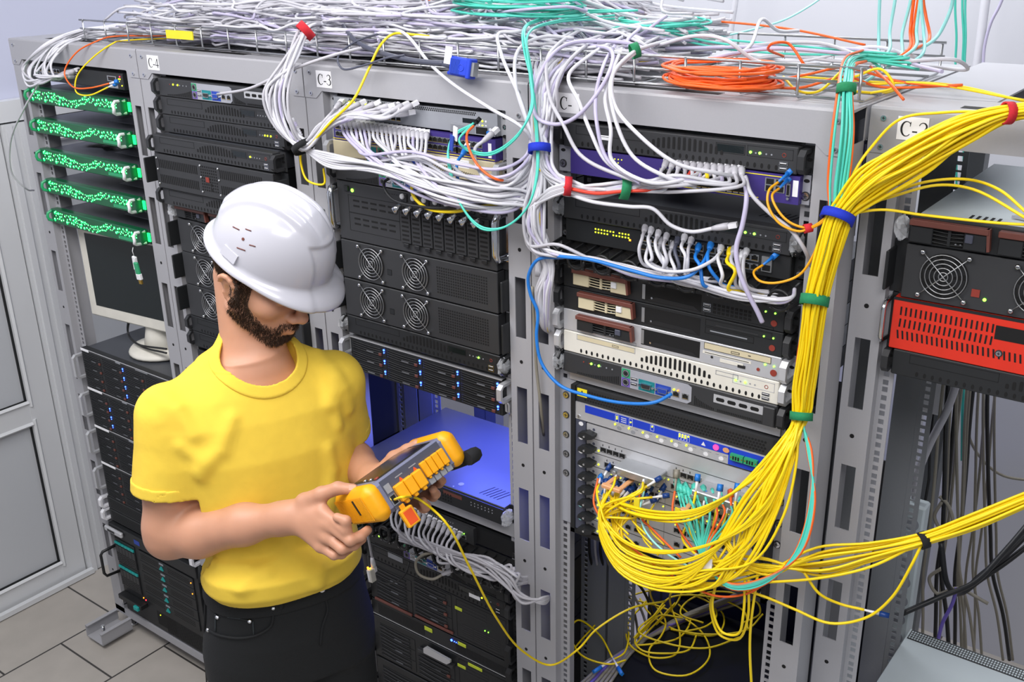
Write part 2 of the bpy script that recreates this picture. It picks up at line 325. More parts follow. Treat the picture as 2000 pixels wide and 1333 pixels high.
def bulge(b,x0,x1,zb,zt,y,n,w=4.6):
    c=(x0+x1)/2;hw=(x1-x0)/2
    for k in range(n):
        x=x0+(x1-x0)*(k+.5)/n;h=(zt-zb)*math.sqrt(max(0,1-((x-c)/hw)**2))
        if h<3: h=3
        b.prism([(x-w/2,zb+1),(x-w/2+1,zb),(x+w/2-1,zb),(x+w/2,zb+1),(x+w/2,zb+h-2),(x+w/2-1,zb+h),(x-w/2+1,zb+h),(x-w/2,zb+h-2)],y-.4,y+.3,'y','void')
def mesh_server(i,z,label,m='bezel',em='black',wraps=False,lit=((394,'led_g'),(410,'led_g')),h=44.45,dep=430,dy=0,dx=0,dm='deck',hl=True,hr=True,extra=None,name='rack_server',group=None):
    t=unit(name,label,'server',i,z,dy,dx,group);ears(t,h,em);chassis(t,h,dep,dm)
    hm=em if em!='silver' else 'silver'
    def p(b):
        b.cbox(18.5,464,-25,-.2,.6,h-.6,1.6,m);y=-25.1
        for k in range(31): oval(b,60+k*12.3,8.5,2.3,4.2,y)
        bulge(b,190,338,18.5,40,y,15,5)
        if m!='cream': frame(b,46,182,25,40,y);frame(b,322,374,22,38,y);b.box(324,372,y-.2,y+.2,24,36,'screen')
        frame(b,378,456,22,39,y,'black2' if m!='cream' else 'gray_panel')
        for k in range(5): b.disc(384+k*9,28,1.5,y-.1,'grayplast',8)
        b.ring((441,y,29.5),3.1,.6,'redbtn','y',14,4)
        if hr!='nousb': usb(b,441,16,y);usb(b,441,8,y)
        if extra: extra(b,y)
    one('front_panel',t,p)
    for x,mm in lit: led(t,x-10,28.5,-25.1,mm,2.2)
    if hl: chandle(t,3,h-3,hm,x0=4)
    if hr: chandle(t,3,h-3,hm,x0=4,left=False)
    if wraps:
        if 'l' in wraps: wrap(t,10,0)
        if 'r' in wraps: wrap(t,472,0)
    return t
def port_plate(t,x0,lit=True):
    def f(b):
        y=-26;b.prism([(x0,3),(x0+140,3),(x0+148,9),(x0+148,37),(x0+140,41),(x0,41)],y,-20,'y','gray_panel')
        b.box(x0+1,x0+19,y-.6,y+.2,22,40,'green_jack');b.box(x0+1,x0+19,y-.6,y+.2,4,22,'purple_jack')
        for z in (31,13): b.disc(x0+10,z,7.5,y-.8,'black',16,.4);b.ring((x0+10,y-1,z),6,.8,'grayplast','y',14,4);b.disc(x0+10,z,2,y-1.4,'void',8)
        usb(b,x0+28,24,y-.2);usb(b,x0+28,14,y-.2);b.box(x0+38,x0+72,y-.5,y,5,27,'serial');b.box(x0+74,x0+106,y-.5,y,5,27,'vga')
        for xx,mm in ((x0+55,'black'),(x0+90,'vga')):
            b.prism([(xx-9,11),(xx+9,11),(xx+10.5,21),(xx-10.5,21)],y-4,y,'y','chrome');b.prism([(xx-8,12),(xx+8,12),(xx+9.3,20),(xx-9.3,20)],y-4.4,y,'y',mm)
            for s in (-14,14): b.disc(xx+s,16,2.6,y-1.5,'chrome',6,2)
        rj(b,x0+117,16,y);rj(b,x0+136,16,y)
    o=one('port_panel',t,f)
    if lit: led(o,x0+113,24.5,y=-27,m='led_y',r=2);led(o,x0+121,24.5,y=-27,m='led_o',r=1.4)
    return o
def kvm(i,z,label,wraps='',m='bezel',lit=((84,'led_g'),(101,'led_g')),plate=152,em='black',dy=0,plates='silver',dm='deck'):
    h=44.45;t=unit('rack_server',label,'server',i,z,dy);ears(t,h,em);chassis(t,h,430,dm)
    def p(b):
        b.cbox(18.5,464,-25,-.2,.6,h-.6,2,m);y=-25.1
        for k in range(6): b.disc(66+k*13,31,1.6,y,'grayplast' if k>1 else 'redbtn',8)
        for k in range(24):
            x=52+k*4;hh=3+13*(k/23)**2;b.box(x,x+1.8,y-.3,y+.2,4,4+hh,'void')
        for k in range(12):
            x=306+k*3.4;hh=18-14*(k/11)**.6;b.box(x,x+1.6,y-.3,y+.2,4,4+hh,'void')
        for k in range(26): b.box(352+k*3.4,353.8+k*3.4,y-.3,y+.2,4,8,'void')
        b.box(344,440,y-.6,y+.2,20,36,plates);
        for k in range(4): b.prism([(349+k*22,26),(351+k*22,24),(363+k*22,24),(365+k*22,26),(365+k*22,29),(363+k*22,31),(351+k*22,31),(349+k*22,29)],y-.9,y,'y','void')
        b.cbox(440,462,-31,-24,4,40,1.5,m)
    one('front_panel',t,p);port_plate(t,plate)
    for x,mm in lit: led(t,x,31.5,-25.1,mm,2.3)
    chandle(t,3,h-3,'black');chandle(t,3,h-3,'black',left=False)
    if 'l' in wraps: wrap(t,8,0)
    if 'r' in wraps: wrap(t,474,0)
    return t
def fan_guard(t,x,z,r,y=-25):
    def f(b):
        for k in range(1,6): b.ring((x,y-5,z),r*k/5.2,.9,'steel','y',32,5)
        a=r*.93
        for s in (1,-1): b.tube([(x-a,y-4,z+s*a),(x,y-6.5,z),(x+a,y-4,z-s*a)],.95,'steel',6)
    g=one('fan_guard',t,f)
    one('fan',t,lambda b:(b.disc(x,z,r,y-.1,'void',32,.4),b.disc(x,z,r*.34,y-.8,'black2',20,.5),[b.prism([(x+r*.3*math.cos(q),z+r*.3*math.sin(q)),(x+r*.93*math.cos(q+.25),z+r*.93*math.sin(q+.25)),(x+r*.9*math.cos(q+.85),z+r*.9*math.sin(q+.85)),(x+r*.3*math.cos(q+.6),z+r*.3*math.sin(q+.6))],y-.7,y-.3,'y','black2') for q in [k*2*math.pi/7 for k in range(7)]]))
    a=r*.96
    for sx in (-1,1):
        for sz in (-1,1): one('screw',g,lambda b:(b.tube([(x+sx*a,y,z+sz*a),(x+sx*a,y-4,z+sz*a),(x+sx*a,y-7,z+sz*a),(x+sx*a,y-8.5,z+sz*a)],1,'chrome',12,True,[2,4.2,4,2.2]),b.box(x+sx*a-2,x+sx*a+2,y-8.8,y-8,z+sz*a-.4,z+sz*a+.4,'ink')))
def grid(b,x0,x1,z0,z1,nx,nz,y,fx=.62,fz=.62,m='void'):
    dx=(x1-x0)/nx;dz=(z1-z0)/nz
    for i in range(nx):
        for j in range(nz):
            cx=x0+(i+.5)*dx;cz=z0+(j+.5)*dz;b.add([(cx-dx*fx/2,y,cz-dz*fz/2),(cx+dx*fx/2,y,cz-dz*fz/2),(cx+dx*fx/2,y,cz+dz*fz/2),(cx-dx*fx/2,y,cz+dz*fz/2)],[(0,1,2,3)],m)
def blockear(t,h,left=True,m='bezel_dark'):
    a=-6 if left else 465.4
    one('handle',t,lambda b:(b.box(a,a+22,-2.5,0,1,h-1,m),b.cbox(a if left else a+17,a+5 if left else a+22,-42,-2,12,h-12,1.5,m)))
def fan_unit(i,z,label,fans,gridx=None,dy=0,dx=0,r=37,sq=True,m='bezel',group=None,redsq=None):
    h=88.9;t=unit('fan_chassis',label,'rack unit',i,z,dy,dx,group);chassis(t,h,400,'bezel_dark');blockear(t,h,True);blockear(t,h,False)
    def p(b):
        b.cbox(19,463,-25,-.2,.7,h-.7,1.2,m)
        if gridx: grid(b,gridx[0],gridx[1],14,h-14,22,10,-25.3)
        if sq: b.box(159,170,-25.6,-25,30,41,'bezel_dark');frame(b,158,171,29,42,-25.2)
        if redsq: b.box(redsq-6,redsq+6,-26.5,-25,22,34,'redbtn')
    one('front_panel',t,p)
    for f in fans: fan_guard(t,f,46,r)
    return t
def bay(t,x,z,w,h,lit='led_b',latch=True,lines=4,name='drive_bay',mm='bezel_dark',y=-20,lw=None):
    def f(b):
        b.box(x+1,x+w-1,y,-1,z+1,z+h-1,mm)
        for k in range(lines):
            zz=z+h*(.2+.62*k/max(1,lines-1))
            P=[(x+2+(w*.84)*q/10,y-1.2-.4*math.sin(q/10*3.14),zz-h*.10*math.sin(q/10*2.2)) for q in range(11)]
            b.tube(P,h*.045,'black',5)
            for q in range(16): b.box(x+4+q*w*.048,x+4+q*w*.048+2.2,y-.5,y,zz-h*.12,zz-h*.05,'void')
        b.box(x+w*.42,x+w*.62,y-.7,y,z+2,z+5.5,'grayplast')
    o=one(name,t,f)
    if latch: one('release_latch',o,lambda b:b.cbox(x+w*.80,x+w*.88,y-4,y,z+2,z+9,.8,'brown'))
    if lit: led(o,x+w*.94,z+h*.68,y,lit,2.4);led(o,x+w*.94,z+h*.44,y,lit,1.4)
    return o
# ---------------------------------------------------------------- rack C-2 left neighbour: index 3 (behind the yellow bundle)
zk=lambda k:1.9225-k*U
def add_sticker(b,y): b.box(95,120,y-.2,y+.1,20,28,'paper')
mesh_server(3,zk(1),'black half-moon-grille server directly above the purple switch with the red cable wrap',extra=add_sticker)
# purple switch
t=unit('network_switch','purple switch with a row of plugged ports, second from top beside the red cable wrap','switch',3,zk(2)-.004,-.008);h=47.5
one('front_panel',t,lambda b:(b.box(34,470,-16,0,1,h-1,'purple'),b.box(218,402,-16.4,-15,4,5.4,'yellow_lab'),b.box(375,446,-16.4,-15,42,43.4,'yellow_lab'),b.box(459,468,-16.6,-15,14,40,'paper'),
    [b.disc(c,z_,1.1,-16.3,'led_y',6) for c in range(228,372,13) for z_ in (40,)],[b.disc(128+(k%3)*7,25+6*(k//3),1.1,-16.3,'led_y',6) for k in (0,1,4,6,7,8)]))
one('chassis',t,lambda b:b.box(34,463,0,330,1,h-1,'purple'))
for k in range(14): one('network_port',t,lambda b:(rj(b,225+(k)*11.4,26,-16.2),rj(b,225+k*11.4,13,-16.2)))
for q in (23,34): one('fibre_port',t,lambda b:(b.box(412,446,-17,-16,q-6,q+5,'zinc'),b.box(414,427,-17.3,-16,q-5,q+4,'void'),b.box(431,444,-17.3,-16,q-5,q+4,'void')))
one('serial_port',t,lambda b:(b.box(450,456,-20,-16,14,34,'zinc'),b.box(451,455,-20.4,-16,16,32,'void'),b.disc(453,37,2.5,-18,'chrome',6,2),b.disc(453,10,2.5,-18,'chrome',6,2)))
for a,c,sx in ((0,34,9),(470,482.6,476)):
    one('mounting_ear',t,lambda b:(b.box(a,c,-3,0,0,h,'gray_panel'),oval(b,sx,h-9,5,3,-3.3)));screw(t,sx,14,-3,6)
mesh_server(3,zk(4),'black server with half-moon grille under the purple switch, handles in plastic wrap',wraps='lr',extra=lambda b,y:None,dep=400)
one('top_vent',[o for o in COL.objects if o.name.startswith('rack_server')][-1],lambda b:[b.add([(380+k*11,30,43.6),(383+k*11,30,43.6),(390+k*11,70,43.6),(387+k*11,70,43.6)],[(0,1,2,3)],'void') for k in range(6)])
# black 48-port switch
t=unit('network_switch','black switch with a yellow light matrix above the cable manager with black rings','switch',3,zk(5));h=44.45
ears(t,h,'bezel_dark');chassis(t,h,300,'bezel_dark')
one('front_panel',t,lambda b:(b.cbox(19,464,-18,-.2,.6,h-.6,1.5,'bezel_dark'),[b.box(84+(k%12)*6.4,87+(k%12)*6.4,-18.4,-18,24+6*(k//12),26.6+6*(k//12),'led_y') for k in range(24) if k not in (5,19)],b.box(157,161,-18.4,-18,20,23.5,'led_o')))
for g,(a,c) in enumerate(((180,240),(247,306),(313,371),(378,408))):
    n=int((c-a)//14)
    for k in range(n): one('network_port',t,lambda b:(rj(b,a+8+k*14.6,30,-18.2),rj(b,a+8+k*14.6,14,-18.2)))
one('fibre_port',t,lambda b:(b.box(414,432,-21,-18,10,36,'zinc'),b.box(416,430,-21.3,-18,12,22,'void')))
screw(t,9,10,-2.5,5);screw(t,474,10,-2.5,5)
# cable manager with rings
def ring_bracket(t,x,y0,y1,z0,z1,w=36,m='black2'):
    c=(z0+z1)/2
    def f(b):
        xx=x+w/2
        for (xa) in (x,x+w-8):
            b.prism([(y0,z0),(y0-6,z0-2),(y1,z0+4),(y1-2,z1-8),(y0,z1),(y0,z1-6),(y1+6,z1-12),(y1+7,z0+9),(y0,z0+6)],xa,xa+3,'x',m)
        P=[(xx+w*.5*math.cos(a),y1,c+(z1-z0)*.44*math.sin(a)) for a in [2*math.pi*k/16 for k in range(17)]]
        b.tube(P,3.2,m,6);b.box(x,x+w,y1-1,y1+1.5,z0+2,z0+9,m);b.box(x,x+w,y1-1,y1+1.5,z1-12,z1-6,m);b.disc(x+5,z0+5.5,1.8,y1-1.2,'zinc',8);b.disc(x+w-5,z0+5.5,1.8,y1-1.2,'zinc',8)
    return one('cable_ring',t,f)
def manager(i,z,label,n,h=44.45,dx=0,dy=0):
    t=unit('cable_manager',label,'cable manager',i,z,dy,dx)
    one('back_plate',t,lambda b:(b.box(0,482.6,-2.5,0,1,h-1,'black2'),[oval(b,x,22,10,8,-2.7) for x in range(50,460,45)],[b.box(x,x+12,-2.9,-2,5,9,'grayplast') for x in range(36,460,52)]))
    for k in range(n):
        x=-2+k*(482.6-32)/(n-1); ring_bracket(t,x,-2,-62,2,h-4)
    return t
manager(3,zk(6)+.004,'black cable manager with open rings under the yellow-light switch',9)
for o in (9,474): pass
# servers with drive trays
def drive(t,x,z,w,h,m,bar='brown',y=-25):
    def f(b):
        b.cbox(x,x+w*.30,y-9,y,z,z+h*.72,1.2,m);b.cbox(x+w*.70,x+w,y-9,y,z,z+h*.72,1.2,m);b.box(x+w*.3,x+w*.7,y-3,y,z,z+h*.7,'void')
        for k in range(4):
            zz=z+h*(.08+.16*k);b.tube([(x+w*.3,y-8,zz+2),(x+w*.42,y-5,zz),(x+w*.5,y-4.4,zz-.4),(x+w*.58,y-5,zz),(x+w*.7,y-8,zz+2)],1.1,m,5)
        b.box(x+w*.49,x+w*.53,y-6,y-2,z+1,z+h*.68,m)
    o=one('drive_tray',t,f)
    one('tray_lever',o,lambda b:(b.cbox(x-1,x+w+1,y-13,y,z+h*.74,z+h,1,bar),b.prism([(x+w-3,z+h),(x+w+2,z+h),(x+w+5,z+3),(x+w+1,z+2)],y-12,y-2,'y',bar)))
    one('release_button',o,lambda b:b.cbox(x+w*.72,x+w*.82,y-12,y-8,z+h*.30,z+h*.66,1,'white' if m=='beige' else 'cab_d'))
    led(o,x+w*.66,z+h*.12,y-3,'grayplast',1.5);led(o,x+w*.60,z+h*.12,y-3,'grayplast',1.5)
def openbay(b,x0,x1,z0,z1,y=-25):
    b.box(x0,x1,y-.4,y+.2,z0,z1,'void');b.box(x0,x0+6,y-.9,y,z0+2,z1-2,'zinc');b.prism([(x0+8,z0+1),(x1-2,z0+1),(x1-14,z0+8),(x0+30,z0+10)],y-.8,y-.4,'y','black2');b.disc(x0+20,z0+7,2,y-1.2,'chrome',8)
for n,(k,lab,dx_) in enumerate(((7,'black server with one beige drive tray just under the ring cable manager',0),(8,'black server with a beige drive tray and slim optical drive above the grey server',0))):
    t=unit('rack_server',lab,'server',3,zk(k));h=44.45;ears(t,h,'black');chassis(t,h,420)
    def p(b):
        b.cbox(18.5,464,-25,-.2,.6,h-.6,1.2,'bezel_dark');openbay(b,192,310,6,38)
        if n==0:
            usb(b,322,22,-25.2);usb(b,322,13,-25.2);grid(b,332,406,8,28,9,3,-25.4,.7,.7);frame(b,318,446,1.5,6,-25.2)
        else: frame(b,320,444,28,40,-25.2);b.box(340,420,-25.5,-25,31,33,'bezel');frame(b,320,412,14,26,-25.2);b.box(330,400,-25.6,-25,19,21,'grayplast')
        b.disc(446,14,5.5,-25.5,'redbtn',16,.6)
    one('front_panel',t,p);drive(t,46+12*n,10,118,32,'beige')
    led(t,430,32,-25,'led_g',1.6);led(t,447,32,-25,'led_g',1.6);chandle(t,3,h-3,'black');chandle(t,3,h-3,'black',left=False)
t=unit('rack_server','silver-grey server with a black and brown drive tray, third from the cable manager','server',3,zk(9));h=44.45;ears(t,h,'silver');chassis(t,h,420,'zinc')
def p(b):
    b.cbox(18.5,464,-25,-.2,.6,h-.6,1.2,'silver');openbay(b,192,312,8,39);frame(b,52,182,1.5,7,-25.2,'grayplast')
    b.box(320,446,-25.6,-25,29,41,'beige');frame(b,320,446,29,41,-25.5);frame(b,372,388,32,36,-25.8);b.box(404,409,-25.9,-25.4,34,35.5,'ink')
    b.box(318,410,-25.6,-25,20,25,'cream');b.box(322,406,-25.9,-25,22,23,'ink');b.box(352,396,-26,-25,11,17,'cream');b.box(386,400,-26.4,-25,9,14,'ink');b.disc(336,16,2.4,-25.4,'ink',10)
    b.disc(424,14,3,-25.5,'redbtn',12,.6);b.disc(452,14,6,-25.5,'redbtn',16,.6)
one('front_panel',t,p);drive(t,55,9,120,31,'bezel_dark');led(t,436,26,-25.2,'led_g',1.8);led(t,452,26,-25.2,'led_g',1.6);chandle(t,2,h-2,'silver',38,3,12,True,8);chandle(t,2,h-2,'silver',38,3,12,False,8)
def ex(b,y):
    frame(b,50,180,30,41,y,'grayplast');b.box(52,178,y-.3,y,31,40,'beige');frame(b,130,144,33,37,y-.2);frame(b,345,388,30,38,y-.2,'grayplast')
mesh_server(3,zk(10),'cream server with a half-moon grille and silver handles above the port-panel server','cream','silver',lit=((394,'led_g'),(412,'led_g')),extra=ex,dm='zinc')
kvm(3,zk(11),'black server with a grey port panel of coloured connectors above the blue router','l')
one('blank_strip',COL.objects[-1] if False else thing('blank_panel','grey blank strip between port-panel server and blue router','panel',(RX[3]+.0612,RY[3]+.0195,zk(11.55))),lambda b:b.box(20,464,-4,0,1,23,'silver'))
# ---------------------------------------------------------------- router
t=unit('core_router','big router chassis with blue status strip and yellow fibres plugged in below','router',3,1.072);RT=t
one('chassis',t,lambda b:(b.box(34,463,0,290,0,336,'black2'),b.box(34,469,-8,0,0,336,'black2'),b.box(34,44,-22,-8,0,336,'black2'),b.box(460,469,-22,-8,0,336,'black2'),b.box(34,469,-22,-8,0,10,'black2')))
def hexp(b):
    b.box(44,460,-18,-8,302,335,'black');
    for r_ in range(4):
        for c in range(62): oval(b,66+c*6.15+(r_%2)*3.07,309+r_*6,2.4,2.4,-18.2,'void',6)
hp=one('air_grille',t,hexp);one('warning_sticker',hp,lambda b:(b.box(47,70,-18.8,-18,314,331,'yellow_lab'),b.prism([(55,321),(62,321),(58.5,328)],-19.1,-18.7,'y','ink'),b.box(50,67,-19,-18.6,316.5,318.5,'ink')),'yellow sticker with black triangle')
def strip(b):
    y=-20;b.box(44,460,y,-8,264,301,'silver')
    b.box(67,378,y-.5,y,283,299,'blue');b.box(377,446,y-.5,y,264.5,299,'blue')
    for x,n_ in ((141,3),(172,3),(219,2)): frame(b,x-4,x+4,296-n_*5,298,y-.5,'paper',.5)
    for k in range(4): frame(b,275+k*6,280+k*6,284,298,y-.5,'paper',.4)
    for k in range(3): b.box(150,162,y-.8,y-.3,294-k*4,295.2-k*4,'paper')
    for k in range(8):
        x=146+k*31;b.disc(x,271,5,y-.2,'white' if k>1 else 'grayplast',12,.3,4);b.box(x+4,x+11,y-.4,y,277,278.6,'grayplast');b.box(x-11,x-5,y-.4,y,277,278.6,'grayplast')
    b.prism([(322,287),(331,287),(326.5,295)],y-.9,y-.4,'y','white');b.disc(372,291,6.5,y-.8,'peach',14,.3,5)
    for x in (52,453): b.disc(x,270,4,y-.6,'chrome',12,.6);b.box(x-.5,x+.5,y-1.4,y-1,267,273,'ink')
st_=one('status_strip',t,strip)
for x,z_ in ((141,294),(141,290),(172,291),(219,295),(277.5,296),(283.5,296),(289.5,296),(295.5,296),(277.5,292),(283.5,292),(289.5,292)): led(st_,x,z_,-20.3,'led_y',1.6)
for k in range(6): led(st_,137+k*31,277,-20.3,'led_y',2)
led(st_,352,291,-20.8,'led_rb',5.5)
for x in (383,410): one('terminal_block',st_,lambda b:(b.box(x,x+25,-27,-20,278,290,'green_jack'),[b.box(x+5+k*5,x+8+k*5,-27.4,-26,280,287,'void') for k in range(3)],b.disc(x+2,284,1.5,-27,'gold',8),b.disc(x+23,284,1.5,-27,'gold',8)))
one('cable_guide',t,lambda b:(b.box(44,68,-19,-8,11,262,'cab_d'),[oval(b,57,225-31*k+30,5.5,4.5,-19.3,'white' if k<6 else 'cab_la') for k in range(8)]))
for k in range(8):
    z0=229-k*31
    def card(b):
        b.box(69,459,-17,-8,z0+.6,z0+30.4,'silver');b.box(69,459,-17.4,-17,z0,z0+.7,'ink');b.disc(86,z0+20,3,-17.2,'cab_d',10)
        if k>1: b.box(250,251,-17.3,-17,z0,z0+30,'grayplast')
    c=one('line_card',t,card)
    one('ejector_lever',t,lambda b:(b.prism([(58,z0+4),(78,z0+1),(92,z0+6),(94,z0+14),(76,z0+18),(60,z0+12)],-34,-17,'y','bezel_dark'),b.disc(74,z0+8,2.4,-34.6,'chrome',8,.8)))
    if k: led(c,98,z0+8,-17,'led_y',2)
    def ports(b,x,n,z_): 
        b.box(x-1,x+n*14.5+1,-17.8,-17,z_-6,z_+6,'zinc')
        for q in range(n): b.box(x+q*14.5+1,x+q*14.5+13,-18.2,-17,z_-4.5,z_+4.5,'void');b.box(x+q*14.5+4,x+q*14.5+9,-18.5,-17.5,z_-4,z_-2.5,'zinc');b.box(x+q*14.5+5,x+q*14.5+6,-18,-17,z_+8,z_+12,'ink')
    if k==1: one('transceiver_cage',c,lambda b:ports(b,102,4,z0+13));one('transceiver_cage',c,lambda b:ports(b,266,4,z0+13))
    if k in (2,3,4,5):
        one('transceiver_cage',c,lambda b:ports(b,112+14*(k%2),8 if k<4 else 6,z0+13));one('transceiver_cage',c,lambda b:ports(b,262+10*(k%2),8,z0+13))
        for q in range(6): led(c,128+q*22+9*(k%3),z0+25,-17,'led_y',1.4);led(c,275+q*22,z0+25,-17,'led_y',1.4)
    if k in (6,7):
        one('network_port',c,lambda b:[rj(b,130+q*20,z0+13,-17.2) for q in range(4)]);one('network_port',c,lambda b:[rj(b,280+q*20,z0+13,-17.2) for q in range(3)])
for x,z_ in ((160,196),(328,200)):
    o=one('optic_module',t,lambda b:(b.cbox(x,x+92,-62,-17,z_-2,z_+14,1.5,'zinc'),b.cyl((x+4,-62,z_+3),(x+4,-68,z_+3),4.5,'zinc'),b.cyl((x+80,-62,z_-2),(x+80,-68,z_-2),4.5,'zinc')))
    one('pull_tab',o,lambda b:(b.cbox(x-2,x+8,-90,-50,z_-14,z_-10,1,'peach'),b.cbox(x+28,x+38,-90,-40,z_-14,z_-10,1,'peach'),b.cbox(x-4,x+38,-99,-88,z_-17,z_-9,1.5,'peach')))
one('card_latch',t,lambda b:[b.cbox(440,458,-34,-17,229-k*31+6,229-k*31+18,2,'bezel_dark') for k in range(1,8)])
for a,c,sx in ((0,34,10),(469,482.6,476)):
    e_=one('mounting_ear',t,lambda b:b.box(a,c,-3,0,6,336,'gray_panel'))
    for k in range(5): screw(t,sx,300-k*44.45,-3,6)
# ---------------------------------------------------------------- rack C-3 (index 2)
t=unit('network_switch','grey switch with green lights and bundled grey plugs at the top of rack C-3','switch',2,zk(1)-.001);h=44.5
one('front_panel',t,lambda b:(b.box(20,464,-14,0,1,h-1,'grayplast'),[oval(b,66+c*5.1+(r_%2)*2.5,40+r_*3.6-3,1.7,1.7,-14.2,'void',6) for r_ in range(2) for c in range(68)],b.box(378,412,-14.4,-14,20,29,'screen'),[b.disc(420+8*(k%3),18+9*(k//3),2.2,-14.2,'white',8) for k in range(6)]))
one('chassis',t,lambda b:b.box(20,464,0,330,1,h-1,'grayplast'))
for k in range(12): one('network_port',t,lambda b:(rj(b,48+k*14.5,26,-14.2),rj(b,48+k*14.5,12,-14.2)))
for k in range(9): led(t,52+k*16,34.5,-14.2,'led_y',2.6)
led(t,428,27,-14.2,'led_y',2);led(t,428,18,-14.2,'led_y',2)
one('expansion_slot',t,lambda b:(b.box(350,462,-20,-14,1,18,'grayplast'),b.box(352,412,-20.5,-20,3,16,'zinc'),b.box(416,444,-20.5,-20,3,16,'void'),b.box(446,458,-26,-20,2,11,'cab_b'),b.disc(452,14,3,-21,'white',8,1)))
for a,c in ((0,20),(462.6,482.6)): one('mounting_ear',t,lambda b:(b.box(a,c,-3,0,.5,h,'silver'),[oval(b,(a+c)/2,q,5,3.4,-3.3) for q in (0,36)]));screw(t,(a+c)/2,18,-3,3)
t=unit('network_switch','purple switch with two blocks of empty ports under the grey switch of rack C-3','switch',2,zk(2)-.0025,-.012);h=42
one('front_panel',t,lambda b:(b.box(24,466,-12,0,0,h,'purple'),b.box(20,463,-12.4,-11.5,2,3.4,'yellow_lab'),b.box(448,456,-12.5,-12,6,34,'paper')))
one('chassis',t,lambda b:b.box(24,463,0,300,0,h,'purple'))
for g,x in enumerate((36,124,212,300,374)):
    for k in range(6 if g<4 else 5): one('network_port',t,lambda b:(rj(b,x+k*13.2,28,-12.2),rj(b,x+k*13.2,13,-12.2)))
for k in range(9): led(t,40+k*26,38,-12.2,'led_y',1.5)
t=unit('rack_server','beige server with coloured connectors and silver handles behind the drooping grey cables','server',2,zk(3)-.003);h=44.45;ears(t,h,'silver');chassis(t,h,300)
one('front_panel',t,lambda b:(b.cbox(18.5,464,-25,-.2,.6,h-.6,1.6,'beige'),[b.box(52+k*4,54+k*4,-25.5,-25,4,9+5*(k/20),'void') for k in range(20)],b.box(120,190,-25.6,-25,6,40,'serial'),b.box(150,215,-25.8,-25,24,41,'cab_r'),b.box(215,300,-25.6,-25,4,40,'gray_panel'),[b.box(310+k*5,312.4+k*5,-25.4,-25,6,26-k*.6,'void') for k in range(26)],b.box(320,400,-25.4,-25,24,40,'paper')))
port_plate(t,152);chandle(t,3,h-3,'silver',38,3,12,True,8);chandle(t,3,h-3,'silver',38,3,12,False,8);screw(t,474,38,-2.5,6);screw(t,474,8,-2.5,6)
kvm(2,zk(4)-.002,'black server with two yellow lights directly above the chrome-handled storage unit',lit=((70,'led_y'),(86,'led_y')))
t=unit('storage_server','black storage server with chrome handles and eight upright drive bays','server',2,zk(7)-.002);h=133;chassis(t,h,420,'bezel_dark')
def p(b):
    b.cbox(0,482.6,-6,0,.5,h-.5,1,'bezel');b.cbox(20,463,-25,-5,.8,h-.8,1.5,'bezel');frame(b,53,204,24,104,-25.2);frame(b,53,204,64,66,-25.2)
    for z_ in (94,82,54,42):
        for k in range(5): b.box(68+k*26,86+k*26,-25.5,-25,z_-3,z_+1,'void')
    for k in range(10): b.disc(165+k*7,122,1,-25.2,'void',6)
one('front_panel',t,p);one('power_switch',t,lambda b:b.cbox(46,58,-30,-25,112,124,1,'black2'));led(t,68,115,-25,'led_g',4)
for k in range(8):
    x=210+k*30.2
    o=one('drive_bay',t,lambda b:(b.cbox(x,x+27,-30,-25,22,104,1,'bezel'),[b.box(x+4,x+23,-30.4,-30,28+j*9.5,32+j*9.5,'void') for j in range(7)],b.cbox(x+8,x+22,-33,-29,14,22,1,'black2')))
    one('release_latch',o,lambda b:b.tube([(x+12,-28,96),(x+10,-44,104),(x+6,-50,100),(x+4,-46,88)],6,'chrome',10,True,[4,7,8,4]))
    one('lock_button',o,lambda b:b.tube([(x+8,-25,122),(x+8,-30,122),(x+8,-32,122)],1,'white',12,True,[6,6,4]))
    one('lock_base',o,lambda b:b.cbox(x+2,x+20,-28,-25,110,128,1.5,'black2'))
for xs in (2,462): one('handle',t,lambda b:(b.cbox(xs,xs+18,-8,-5,18,124,1,'chrome'),b.tube([(xs+9,-8,26),(xs+9,-34,28),(xs+9,-38,40),(xs+9,-38,104),(xs+9,-34,114),(xs+9,-8,118)],8,'chrome',10)))
fan_unit(2,zk(9)-.003,'black two-fan unit right under the chrome-handled storage unit',(112,243),(300,438))
fan_unit(2,zk(11)-.005,'black two-fan unit above the plain black server with plastic-wrapped handles',(108,239),(300,438))
mesh_server(2,zk(12)-.006,'black server with half-moon grille under the fan units of rack C-3','bezel_dark',lit=((418,'led_g'),),wraps='lr')
t=unit('storage_server','drive storage server with blue lights above the empty gap in rack C-3','server',2,1.2885);h=84;chassis(t,h,380,'bezel_dark')
one('front_panel',t,lambda b:(b.box(18,464,-19,0,.6,h-.6,'bezel_dark'),b.box(18,464,-21,0,h-2,h-.4,'silver')))
for c in range(4):
    for r_ in range(3): bay(t,24+c*109,2+(2-r_)*26.5,108,26,'led_b')
for a,lf in ((0,True),(464,False)):
    one('mounting_ear',t,lambda b:b.box(a,a+18.6,-4,0,.5,h-.5,'silver'))
    chandle(t,38,h-3,'silver',40,3,12,lf,6,-4);one('release_lever',t,lambda b:b.tube([(a+9,-6,4),(a+5,-14,12),(a+5,-14,26),(a+9,-16,36),(a+13,-14,26),(a+13,-14,12),(a+9,-6,4)],2.5,'silver',6))
led(t,8,8,-4,'led_g',2);
